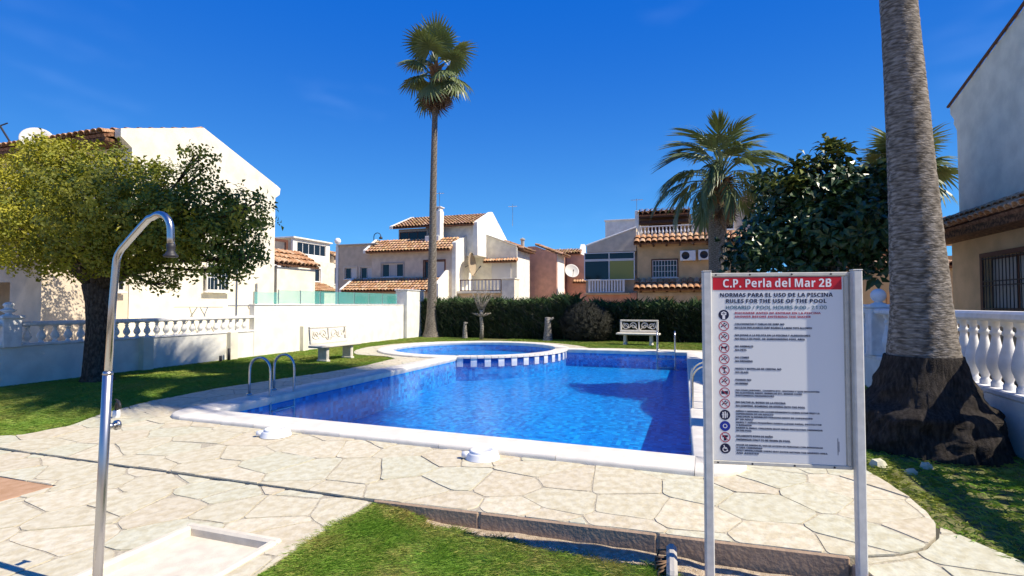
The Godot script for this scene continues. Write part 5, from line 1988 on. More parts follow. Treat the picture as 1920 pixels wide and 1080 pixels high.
func make_palms() -> void:
	var stiff := []
	var arch := []
	var dry := []
	var plume := []
	for i in 4:
		plume.append(plume_frond(1.1, 1.3, 0.95, 24, 1.3 + 0.14 * i, 65 + i))
	for i in 3:
		stiff.append(fan_frond(0.98, 0.98, 30, 0.30, 0.35, 40 + i, 0.08))
		arch.append(fan_frond(1.45, 1.5, 38, 1.05, 0.75, 50 + i, 0.20, 1.3, 0.042))
		dry.append(fan_frond(0.8, 0.8, 20, 0.35, 1.0, 60 + i, 0.25, 1.5))

	# tall thin palm left of the middle
	var p := thing("tall_palm", "very tall thin fan palm rising above the centre house from the hedge end", "palm tree", Vector3(-11.6, 0, -22.5))
	obj("trunk", palm_trunk([Vector3(0, -0.1, 0), Vector3(0.02, 3.0, 0), Vector3(0.05, 7.0, 0), Vector3(0.16, 12.6, 0)], [0.48, 0.33, 0.245, 0.22, 0.205, 0.195, 0.18, 0.17, 0.16, 0.15, 0.14, 0.13, 0.12], 150, 0.07, 3.0, 20), M.palm_bark, p)
	obj("leaf_bases", boot_mesh(0.15, 0.22, 11.9, 12.9, 60, 71), M.frond_dead, p, Transform3D(Basis(), Vector3(0.15, 0, 0)))
	palm_crown(p, Vector3(0.16, 12.75, 0), 22, stiff, dry, 18, 1.5, -0.8, 1.0)

	# middle palm before the tan house
	var q := thing("bushy_palm", "stout fan palm with full arching crown before the tan house", "palm tree", Vector3(1.22, 0, -24.4))
	obj("trunk", palm_trunk([Vector3(0, -0.1, 0), Vector3(0, 2.0, 0), Vector3(-0.02, 4.0, 0), Vector3(0.0, 6.4, 0)], [0.52, 0.42, 0.39, 0.38, 0.375, 0.37, 0.36], 110, 0.08, 9.0, 24), M.palm_bark, q)
	obj("leaf_bases", boot_mesh(0.40, 0.52, 5.7, 6.9, 130, 72), M.frond_dead, q)
	palm_crown(q, Vector3(0.12, 6.75, 0), 50, plume, dry, 16, 1.52, -0.22, 1.0)

	# small palm far behind the big trunk
	var s := thing("distant_palm", "small fan palm crown far behind the big trunk, above the dark tree", "palm tree", Vector3(10.25, 0, -31.0))
	obj("trunk", palm_trunk([Vector3(0, -0.1, 0), Vector3(0, 4.0, 0), Vector3(0, 8.0, 0)], [0.35, 0.25, 0.22, 0.2], 60, 0.06, 5.0, 14), M.palm_bark, s)
	palm_crown(s, Vector3(0, 8.0, 0), 26, stiff, dry, 6, 1.4, -0.5, 1.15)

	# big palm on the right: only its trunk is in the picture, its crown shades lawn and deck on the left
	var b := thing("big_palm", "big palm trunk swelling to a dark root mound, right foreground beside the balustrade", "palm tree", Vector3(2.47, 0, -7.05))
	obj("trunk", palm_trunk([Vector3(0.02, 0.3, 0), Vector3(-0.01, 1.6, 0), Vector3(-0.07, 3.2, 0), Vector3(-0.12, 5.2, -0.12), Vector3(-0.22, 9.0, -0.4), Vector3(-0.28, 12.6, -1.0)], [0.44, 0.278, 0.22, 0.18, 0.165, 0.155], 520, 0.06, 1.0, 40), M.palm_bark, b)
	obj("leaf_bases", boot_mesh(0.22, 0.30, 12.0, 13.0, 80, 73), M.frond_dead, b, Transform3D(Basis(), Vector3(-0.28, 0, -1.0)))
	palm_crown(b, Vector3(-0.28, 12.9, -1.02), 50, arch, dry, 22, 1.45, -0.75, 0.98)
	var rm := MB.new(true)
	var rows := 46
	var cols := 72
	var prev := []
	for i in rows + 1:
		var f := i / float(rows)
		var y := -0.08 + 1.06 * f
		var base: float
		if y < 0.36:
			base = lerpf(0.73, 0.70, smoothstep(-0.1, 0.36, y))
		elif y < 0.50:
			base = lerpf(0.70, 0.53, smoothstep(0.36, 0.50, y))
		else:
			base = lerpf(0.53, 0.356, pow((y - 0.5) / 0.48, 0.72))
		var ring := []
		for k in cols:
			var a := TAU * k / cols
			var d := Vector3(cos(a), 0, -sin(a))
			var lump := noise.get_noise_3d(d.x * 1.6, y * 1.5, d.z * 1.6) * 0.20 + noise.get_noise_3d(d.x * 5.0, y * 4.0 + 3.0, d.z * 5.0) * 0.09
			var fibre := noise.get_noise_3d(d.x * 22.0, y * 2.0, d.z * 22.0) * 0.05
			var r := base * (1.0 + (lump + fibre) * smoothstep(1.0, 0.55, y)) + 0.010 * sin(a * 40.0 + y * 5.0) + 0.006 * noise.get_noise_2d(a * 3.0, y * 3.0) * smoothstep(0.6, 0.9, y)
			if d.x > 0.0:
				r = minf(r, 0.74 / maxf(0.05, d.x))
			ring.append(Vector3(d.x * r, y, d.z * r))
		if i > 0:
			for k in cols:
				var k2 := (k + 1) % cols
				rm.quad(prev[k], prev[k2], ring[k2], ring[k])
		prev = ring
	obj("root_mound", rm.done(), M.palm_roots, b)  # own dark roots; wall shade also put into their colour and top edge


func blob_cloud(blobs: Array, per: float, shell: float, sd: int) -> Array:   # points with outward directions through a set of ellipsoid clumps
	var r := RandomNumberGenerator.new()
	r.seed = sd
	var out := []
	for bl in blobs:
		var n := int(per * pow(bl[3], 2.2))
		for i in n:
			var d := Vector3(r.randfn(), r.randfn(), r.randfn()).normalized()
			var rr: float = bl[3] * pow(r.randf_range(shell, 1.0), 0.6) * (1.0 + 0.28 * noise.get_noise_3d(d.x * 2 + bl[0], d.y * 2 + bl[1], d.z * 2 + bl[2]))
			out.append([Vector3(bl[0], bl[1], bl[2]) + d * rr * Vector3(1, 0.86, 1), d])
	return out


func make_leafy_trees() -> void:
	# round leafy tree left of the lawn
	var base := Vector3(-11.45, 0, -7.5)
	var t := thing("leafy_tree", "broad yellow green leafy tree with thick dark trunk on the left lawn", "tree", base)
	var tr := MB.new(true)
	var fork := Vector3(-0.06, 1.95, 0)
	tr.tube([Vector3(0.02, -0.1, 0), Vector3(0.0, 0.12, 0), Vector3(-0.02, 0.5, 0), Vector3(0.02, 1.1, 0), Vector3(-0.02, 1.6, 0), fork], [0.34, 0.255, 0.222, 0.212, 0.218, 0.26], 18)
	obj("trunk", tr.done(), M.tree_bark, t)
	var blobs := [[-13.40, 3.66, -7.00, 0.95], [-15.25, 3.34, -7.20, 1.00], [-11.97, 2.95, -6.60, 0.80], [-11.93, 4.11, -7.00, 0.80], [-14.01, 4.80, -8.00, 0.62], [-12.11, 4.42, -7.60, 0.66], [-10.04, 3.25, -6.40, 0.90], [-10.93, 2.66, -6.80, 0.68], [-10.55, 3.95, -7.40, 0.58], [-9.26, 3.05, -6.60, 0.82], [-10.21, 2.47, -7.20, 0.58], [-10.05, 3.96, -7.80, 0.52], [-8.74, 2.99, -7.00, 0.78], [-9.36, 2.40, -7.40, 0.52], [-8.45, 3.28, -7.40, 0.62], [-8.08, 2.62, -7.20, 0.62], [-7.89, 3.18, -7.60, 0.50], [-8.09, 2.67, -7.80, 0.46], [-7.30, 3.2, -7.20, 0.36], [-8.94, 4.40, -7.60, 0.24], [-8.89, 4.05, -7.60, 0.22], [-9.36, 1.86, -7.20, 0.22], [-9.6, 2.0, -7.1, 0.16], [-8.13, 2.14, -7.60, 0.26], [-16.15, 4.5, -8.00, 0.80], [-14.12, 2.66, -7.60, 0.46], [-12.53, 2.32, -7.40, 0.36], [-12.92, 3.17, -8.60, 0.90], [-10.74, 3.20, -8.60, 0.80], [-15.36, 3.84, -8.80, 1.00], [-13.2, 4.9, -7.4, 0.3], [-10.9, 4.5, -7.4, 0.22], [-7.5, 2.35, -7.4, 0.24]]
	var br := MB.new(true)
	for i in blobs.size():
		var bl: Array = blobs[i]
		var e := Vector3(bl[0], bl[1], bl[2]) - base
		var m := fork.lerp(e, 0.5) + Vector3(rng.randf_range(-0.15, 0.15), 0.22, rng.randf_range(-0.15, 0.15))
		var r0: float = 0.05 + 0.06 * bl[3]
		br.tube([fork - Vector3(0, 0.15, 0), fork.lerp(m, 0.5) + Vector3(0, 0.05, 0), m, e], [r0, r0 * 0.75, r0 * 0.5, 0.012], 7)
		for k in 4:
			var d := Vector3(rng.randfn(), rng.randfn() + 0.3, rng.randfn()).normalized()
			br.tube([m.lerp(e, 0.5), e + d * bl[3] * 0.4, e + d * bl[3] * 0.85], [0.02, 0.013, 0.005], 4)
	obj("branches", br.done(), M.tree_bark, t)
	var cloud := blob_cloud(blobs, 480.0, 0.3, 81)
	var where := []
	var tint := []
	for c in cloud:
		var p: Vector3 = c[0]
		var d: Vector3 = (c[1] + Vector3(0, 0.25, 0)).normalized()
		var b := Basis(Quaternion(Vector3.UP, d)) * Basis.from_euler(Vector3(rng.randf_range(-0.9, 0.9), rng.randf() * TAU, rng.randf_range(-0.9, 0.9)))
		where.append(Transform3D(b.scaled(Vector3.ONE * rng.randf_range(0.75, 1.25)), p - base))
		var n := 0.5 + 0.5 * noise.get_noise_3d(p.x * 0.8, p.y * 0.8, p.z * 0.8)
		var yel := clampf(n * 0.9 + rng.randf_range(-0.25, 0.3) + (-9.2 - p.x) * 0.13, 0.0, 1.0)   # yellower leaves to the left; shade on the right put into the tint
		var v := rng.randf_range(0.75, 1.2)
		tint.append(Color(lerpf(0.062, 0.36, yel) * v, lerpf(0.115, 0.335, yel) * v, lerpf(0.02, 0.03, yel) * v))
	spread("crown", leaf_cluster(9, 0.088, 0.15, 0.62, 82), M.leaf, where, tint, t)

	# dark glossy tree behind the sign
	var base2 := Vector3(2.75, 0, -13.9)
	var g := thing("glossy_tree", "dark broad crowned tree with big glossy leaves above the pool sign", "tree", base2)
	var tr2 := MB.new(true)
	tr2.tube([Vector3(0, -0.1, 0), Vector3(0.02, 0.6, 0), Vector3(0.08, 1.4, 0), Vector3(0.15, 2.2, 0.2)], [0.24, 0.19, 0.16, 0.13], 12)
	tr2.tube([Vector3(0.05, 1.2, 0), Vector3(0.3, 1.9, 0.3), Vector3(0.45, 2.35, 0.6), Vector3(0.42, 2.9, 0.5)], [0.12, 0.10, 0.085, 0.06], 10)
	tr2.tube([Vector3(0.05, 1.3, 0), Vector3(-0.3, 2.0, 0.25), Vector3(-0.55, 2.8, 0.2)], [0.11, 0.09, 0.05], 10)
	obj("trunk", tr2.done(), M.pale_bark, g)
	var bl2 := [[2.23, 3.29, -13.60, 0.80], [1.64, 2.91, -13.40, 0.65], [1.28, 2.66, -13.20, 0.45], [2.72, 4.04, -13.80, 0.80], [2.13, 4.0, -13.60, 0.46], [1.82, 4.38, -13.80, 0.22], [3.21, 4.55, -14.00, 0.42], [3.17, 4.95, -13.80, 0.2], [3.59, 3.99, -13.80, 0.75], [4.06, 4.12, -14.00, 0.55], [3.11, 3.19, -13.20, 0.90], [3.83, 3.21, -13.60, 0.75], [4.36, 3.49, -14.00, 0.50], [2.37, 2.63, -13.20, 0.60], [3.05, 2.60, -13.00, 0.40], [3.76, 2.60, -13.40, 0.42], [4.78, 3.88, -14.30, 0.40], [4.17, 4.4, -14.00, 0.30], [2.45, 4.48, -13.80, 0.36], [3.21, 3.12, -14.60, 1.00], [3.80, 2.24, -13.20, 0.24], [1.1, 2.4, -13.3, 0.3]]
	var br2 := MB.new(true)
	for bl in bl2:
		var e := Vector3(bl[0], bl[1], bl[2]) - base2
		var m := Vector3(0.15, 2.1, 0.2).lerp(e, 0.5) + Vector3(0, 0.15, 0)
		br2.tube([Vector3(0.12, 1.9, 0.1), m, e], [0.05, 0.03, 0.01], 6)
		for k in 3:
			var d := Vector3(rng.randfn(), rng.randfn() + 0.4, rng.randfn()).normalized()
			br2.tube([m.lerp(e, 0.6), e + d * bl[3] * 0.9], [0.016, 0.006], 4)
	obj("branches", br2.done(), M.pale_bark, g)
	var w2 := []
	var t2 := []
	for c in blob_cloud(bl2, 165.0, 0.1, 83):
		var p: Vector3 = c[0]
		var d: Vector3 = (c[1] + Vector3(0, 0.5, 0)).normalized()
		var b := Basis(Quaternion(Vector3.UP, d)) * Basis.from_euler(Vector3(rng.randf_range(-0.5, 0.5), rng.randf() * TAU, rng.randf_range(-0.5, 0.5)))
		w2.append(Transform3D(b.scaled(Vector3.ONE * rng.randf_range(0.8, 1.25)), p - base2))
		var v := rng.randf_range(0.6, 1.2)
		var col := Color(0.036 * v, 0.072 * v, 0.02 * v)
		if rng.randf() < 0.05 and p.y > 3.6:
			col = Color(0.16, 0.17, 0.03)  # a few sunlit leaves near the top, light put into the tint
		t2.append(col)
	for sp in [[3.17, 5.1, -13.8], [3.3, 4.95, -13.7], [1.85, 4.5, -13.8], [2.2, 4.15, -13.2], [2.45, 4.6, -13.6], [2.0, 4.2, -13.2], [2.75, 4.7, -13.5], [4.3, 4.75, -13.9]]:   # shoots at the top, sunlit yellow put into their tint
		for k in 7:
			var d := Vector3(rng.randf_range(-0.5, 0.5), 1.0, rng.randf_range(-0.5, 0.5)).normalized()
			w2.append(Transform3D(Basis(Quaternion(Vector3.UP, d)) * Basis(Vector3.UP, rng.randf() * TAU), Vector3(sp[0], sp[1], sp[2]) - base2 + Vector3(rng.randf_range(-0.2, 0.2), rng.randf_range(-0.1, 0.1), rng.randf_range(-0.15, 0.15))))
			t2.append(Color(0.17, 0.19, 0.04) if rng.randf() < 0.6 else Color(0.07, 0.10, 0.02))
	spread("crown", leaf_cluster(7, 0.25, 0.20, 0.52, 84), M.glossy_leaf, w2, t2, g)


func make_grass() -> void:
	# short lawn left, right and behind: clumps of blades
	var clump := spray_mesh(9, 0.055, 0.008, 0.9, 91, 0.3)
	for side in 2:
		var poly := lawn_left if side == 0 else lawn_right
		var where := []
		var tint := []
		var box := Rect2(-12.3, -23.0, 5.0, 21.0) if side == 0 else Rect2(-7.6, -23.0, 10.8, 20.6)
		for i in 64000 if side == 0 else 52000:
			var p := box.position + Vector2(rng.randf(), rng.randf()) * box.size
			var q := p + Vector2(rng.randf_range(-1, 1), rng.randf_range(-1, 1)) * 0.05   # a ragged edge: some blades lean out over the paving
			if not Geometry2D.is_point_in_polygon(q, poly):
				continue
			var n := noise.get_noise_2d(p.x * 0.7, p.y * 0.7)
			var n2 := noise.get_noise_2d(p.x * 3.0 + 40.0, p.y * 3.0)
			if n2 < -0.28 and rng.randf() < 0.7:
				continue
			var s := rng.randf_range(0.7, 1.3)
			where.append(Transform3D(Basis(Vector3.UP, rng.randf() * TAU).scaled(Vector3(s * 1.3, s, s * 1.3)), Vector3(p.x, -0.028, p.y)))
			var dry := clampf(0.30 + 0.7 * n + 0.4 * n2 + rng.randf_range(-0.25, 0.25), 0.0, 1.0)
			var v := rng.randf_range(0.75, 1.2)
			tint.append(Color(lerpf(0.18, 0.34, dry) * v, lerpf(0.31, 0.32, dry) * v, lerpf(0.04, 0.075, dry) * v))
		var o := spread("grass", clump, M.grass_blade, where, tint)
		tag(o, "short mown grass of the lawn left of the pool" if side == 0 else "short mown grass behind the pool and below the balustrade", "grass", "", "stuff")
	# longer grass in the bed in front
	var tuft := spray_mesh(11, 0.075, 0.0055, 0.75, 92, 0.3)
	var w := []
	var t := []
	for i in 46000:
		var x := rng.randf_range(-2.385, -0.12)
		var z := rng.randf_range(-3.66, -2.2)
		var edge := -3.585 + (x + 2.35) * 0.085 + 0.10 * noise.get_noise_2d(x * 3.0, 4.0)
		if x < -1.95:
			edge = -3.66 + 0.05 * noise.get_noise_2d(x * 9.0, 1.0)
		var d := z - edge
		if d < 0.0 and rng.randf() > 0.02:
			continue
		var n := noise.get_noise_2d(x * 2.2, z * 2.2)
		if d < 0.22 and rng.randf() > 0.25 + 3.2 * d + 0.3 * n:
			continue
		var s := rng.randf_range(0.65, 1.25)
		w.append(Transform3D(Basis(Vector3.UP, rng.randf() * TAU).scaled(Vector3(s, s, s)), Vector3(x, low_y(x, z) - 0.004, z)))
		var dry := clampf(0.12 + 0.75 * n + rng.randf_range(-0.3, 0.35) + 0.9 * (0.35 - minf(d, 0.35)), 0.0, 1.0)   # straw coloured along the gravel
		var v := rng.randf_range(0.75, 1.25)
		t.append(Color(lerpf(0.18, 0.46, dry) * v, lerpf(0.33, 0.37, dry) * v, lerpf(0.04, 0.13, dry) * v))
	var f := spread("grass", tuft, M.grass_blade, w, t)
	tag(f, "bright green grass patch with straw edge in the foreground bed", "grass", "", "stuff")


# ---------------------------------------------------------------- furniture and small things
func make_bench(label: String, at: Vector3, turn: float, length: float) -> void:   # concrete bench with pierced scroll back; looks towards local +z
	var o := thing("garden_bench", label, "bench", at, "stone garden benches")
	o.rotation.y = turn
	var s := MB.new()
	s.box(Vector3(0, 0.425, 0.05), Vector3(length, 0.07, 0.48), 0.018)
	obj("seat", s.done(), M.bench_stone, o)
	for x in [-0.30, 0.30]:
		var l := MB.new()
		l.box(Vector3(x * length, 0.19, 0.05), Vector3(0.11, 0.40, 0.32), 0.02)
		l.box(Vector3(x * length, 0.03, 0.05), Vector3(0.14, 0.06, 0.36), 0.012)
		obj("leg", l.done(), M.bench_stone, o)
	var tilt := Transform3D(Basis(Vector3.RIGHT, -0.10), Vector3(0, 0.47, -0.19))
	var w := length * 0.90
	var b := MB.new()
	b.box(Vector3(0, 0.455, 0), Vector3(w, 0.06, 0.07), 0.015, tilt)
	b.box(Vector3(0, 0.045, 0), Vector3(w, 0.09, 0.07), 0.015, tilt)
	for x in [-0.5, 0.5]:
		b.box(Vector3(x * (w - 0.075), 0.257, 0), Vector3(0.075, 0.332, 0.068), 0.012, tilt)
	b.box(Vector3(0, 0.257, 0.002), Vector3(0.06, 0.332, 0.05), 0.01, tilt)
	var back := obj("backrest", b.done(), M.bench_stone, o)
	for side in [-1.0, 1.0]:
		for k in 2:
			var sc := MB.new(true)
			var c := Vector2(side * w * (0.14 + 0.20 * k), 0.26)
			var up := 1.0 if k == 0 else -1.0
			var pts := []
			for i in 15:   # an S scroll
				var t := i / 14.0
				var a := t * TAU * 1.15
				var rr := 0.135 * (1.0 - 0.62 * t)
				pts.append(tilt * Vector3(c.x + cos(a) * rr * side, c.y + sin(a) * rr * up, 0))
			sc.tube(pts, [0.026, 0.024, 0.022], 6)
			obj("scroll", sc.done(), M.bench_stone, back)
		var lf := MB.new(true)
		lf.tube([tilt * Vector3(side * w * 0.03, 0.10, 0), tilt * Vector3(side * w * 0.16, 0.30, 0), tilt * Vector3(side * w * 0.27, 0.17, 0), tilt * Vector3(side * w * 0.40, 0.36, 0), tilt * Vector3(side * w * 0.46, 0.16, 0)], [0.026], 6)
		obj("tendril", lf.done(), M.bench_stone, back)


func make_benches() -> void:
	make_bench("sunlit ornate stone bench on the lawn before the tall white wall", Vector3(-9.45, -0.02, -12.45), PI / 2 - 0.06, 1.66)
	make_bench("shaded ornate stone bench on the grass before the far hedge, right of the round shrub", Vector3(-1.85, -0.02, -20.7), -0.04, 1.62)


func make_ladder(label: String, at: Vector3, turn: float) -> void:   # two hairpin rails over the edge; pool lies towards local +x
	var o := thing("pool_ladder", label, "pool ladder", at, "steel pool ladders")
	o.rotation.y = turn
	for z in [-0.27, 0.27]:
		var m := MB.new(true)
		var pts := [Vector3(-0.36, -0.02, z), Vector3(-0.36, 0.20, z), Vector3(-0.36, 0.36, z)]
		for k in range(1, 12):
			var a := PI - PI * k / 12.0
			pts.append(Vector3(-0.145 + cos(a) * 0.215, 0.40 + sin(a) * 0.215, z))
		pts.append_array([Vector3(0.07, 0.36, z), Vector3(0.07, 0.0, z), Vector3(0.07, -0.45, z), Vector3(0.06, -1.05, z)])
		m.tube(pts, [0.0215], 12)
		obj("handrail", m.done(), M.steel, o)
		var f := MB.new(true)
		f.lathe([Vector2(0.052, 0.0), Vector2(0.05, 0.012), Vector2(0.024, 0.022)], 14, Transform3D(Basis(), Vector3(-0.36, 0.0, z)))
		obj("floor_flange", f.done(), M.steel, o)
	for y in [-0.25, -0.52, -0.79]:
		var t := MB.new()
		t.box(Vector3(0.07, y, 0), Vector3(0.09, 0.03, 0.50), 0.008)
		obj("step", t.done(), M.steel, o)


func make_ladders() -> void:
	make_ladder("steel pool ladder at the near left edge of the pool", Vector3(-6.50, 0.062, -7.12), 0.0)
	make_ladder("steel pool ladder at the right pool edge, half hidden by the sign post", Vector3(0.10, 0.062, -8.3), PI)
	make_ladder("steel pool ladder at the far pool edge before the far bench", Vector3(-0.70, 0.062, -17.40), -PI / 2)


func make_shower() -> void:
	var o := thing("pool_shower", "tall steel outdoor shower with bent arm in the left foreground", "shower", Vector3(-3.055, -0.05, -2.03))
	var lean := Vector3(0.02, 0, 0)
	var lp := MB.new(true)
	lp.tube([Vector3(-0.008, -0.02, 0), Vector3(0.040, 1.215, 0)], [0.0235], 20)
	lp.tube([Vector3(0.040, 1.215, 0), Vector3(0.0405, 1.232, 0)], [0.026, 0.021], 20)
	obj("lower_pipe", lp.done(), M.galvanised, o)
	var up := MB.new(true)
	var pts := [Vector3(0.040, 1.20, 0), Vector3(0.065, 1.60, 0), Vector3(0.083, 1.80, 0)]
	var c0 := Vector3(0.055, 1.86, 0)
	for p in [Vector3(0.088, 1.845, 0), Vector3(0.100, 1.872, 0), Vector3(0.123, 1.90, 0), Vector3(0.19, 1.954, 0), Vector3(0.27, 2.017, 0), Vector3(0.325, 2.057, 0)]:
		pts.append(p)
	for k in 9:
		var a := lerpf(2.1, 0.0, k / 8.0)
		pts.append(Vector3(0.398 + cos(a) * 0.085, 1.985 + sin(a) * 0.09, 0))
	pts.append_array([Vector3(0.485, 1.95, 0), Vector3(0.488, 1.905, 0)])
	up.tube(pts, [0.0185, 0.0185, 0.0185, 0.0185, 0.018, 0.0175], 16)
	obj("bent_arm", up.done(), M.steel, o)
	var h := MB.new(true)
	h.lathe([Vector2(0.0, -0.050), Vector2(0.033, -0.050), Vector2(0.035, -0.042), Vector2(0.026, -0.032), Vector2(0.018, -0.016), Vector2(0.0205, 0.0), Vector2(0.0205, 0.02), Vector2(0.0, 0.02)], 18, Transform3D(Basis(), Vector3(0.488, 1.895, 0)))
	obj("shower_head", h.done(), M.plastic_dark, o)
	var v := MB.new(true)
	v.tube([Vector3(0.0, 0.92, -0.03), Vector3(0.0, 0.92, -0.075)], [0.016], 10)
	v.tube([Vector3(0.0, 0.92, -0.075), Vector3(0.0, 0.92, -0.09)], [0.028], 12)
	obj("push_button", v.done(), M.steel, o)

	# tray with a raised rim and a drain
	var t := thing("shower_tray", "square cream concrete shower tray with raised rim beside the shower", "shower tray", Vector3(tray.get_center().x, 0, tray.get_center().y))
	var w := tray.size.x
	var d := tray.size.y
	var b := MB.new()
	b.box(Vector3(0, -0.11, 0), Vector3(w - 0.02, 0.10, d - 0.02))
	obj("basin", b.done(), M.tray_concrete, t)
	var r := MB.new()
	var rw := 0.062
	r.box(Vector3(0, -0.045, -d / 2 + rw / 2), Vector3(w, 0.10, rw), 0.016)
	r.box(Vector3(0, -0.045, d / 2 - rw / 2), Vector3(w, 0.10, rw), 0.016)
	r.box(Vector3(-w / 2 + rw / 2, -0.047, 0), Vector3(rw, 0.10, d - 2 * rw + 0.03), 0.016)
	r.box(Vector3(w / 2 - rw / 2, -0.047, 0), Vector3(rw, 0.10, d - 2 * rw + 0.03), 0.016)
	obj("rim", r.done(), M.tray_concrete, t)
	var g := MB.new(true)
	g.lathe([Vector2(0.05, 0.0), Vector2(0.05, 0.006), Vector2(0.042, 0.008), Vector2(0.038, 0.003), Vector2(0.0, 0.003)], 20, Transform3D(Basis(), Vector3(0.10, -0.06, -0.01)))
	var dr := obj("drain", g.done(), M.galvanised, t)
	var gr := MB.new()
	for i in 4:
		gr.box(Vector3(0.10, -0.054, -0.034 + i * 0.016), Vector3(0.06, 0.004, 0.006))
	obj("drain_slot", gr.done(), M.plastic_dark, dr)


# flat lettering in the sign's own plane: x to the right, y up
func letters(parent: Node3D, xf: Transform3D, words: String, at: Vector2, height: float, m: Material, bold := true, fit := 0.0, centred := false) -> void:
	var f := SystemFont.new()
	f.font_names = PackedStringArray(["Droid Sans"])
	f.font_weight = 700 if bold else 400
	var t := TextMesh.new()
	t.font = f
	t.text = words
	t.font_size = 48
	t.pixel_size = height / 34.5
	t.depth = 0.0012
	t.curve_step = 3.0
	t.horizontal_alignment = HORIZONTAL_ALIGNMENT_CENTER if centred else HORIZONTAL_ALIGNMENT_LEFT
	t.vertical_alignment = VERTICAL_ALIGNMENT_CENTER
	var sx := 1.0
	if fit > 0.0:
		sx = clampf(fit / maxf(0.01, t.get_aabb().size.x), 0.5, 1.6)
	obj("lettering", t, m, parent, xf * Transform3D(Basis().scaled(Vector3(sx, 1, 1)), Vector3(at.x, at.y, 0.0078)))


func flat_ring(mb: MB, xf: Transform3D, c: Vector2, r0: float, r1: float, z: float) -> void:
	var n := 24
	for i in n:
		var a := TAU * i / n
		var b := TAU * (i + 1) / n
		mb.quad(xf * Vector3(c.x + cos(a) * r0, c.y + sin(a) * r0, z), xf * Vector3(c.x + cos(a) * r1, c.y + sin(a) * r1, z), xf * Vector3(c.x + cos(b) * r1, c.y + sin(b) * r1, z), xf * Vector3(c.x + cos(b) * r0, c.y + sin(b) * r0, z))


func stroke(mb: MB, xf: Transform3D, c: Vector2, pts: Array, w: float, z: float, s: float) -> void:   # short thick lines of a pictogram
	for i in pts.size() - 1:
		var p: Vector2 = c + pts[i] * s
		var q: Vector2 = c + pts[i + 1] * s
		var d := (q - p).normalized()
		var n := Vector2(-d.y, d.x) * w * s / 2
		p -= d * w * s * 0.3
		q += d * w * s * 0.3
		mb.quad(xf * Vector3(p.x - n.x, p.y - n.y, z), xf * Vector3(q.x - n.x, q.y - n.y, z), xf * Vector3(q.x + n.x, q.y + n.y, z), xf * Vector3(p.x + n.x, p.y + n.y, z))


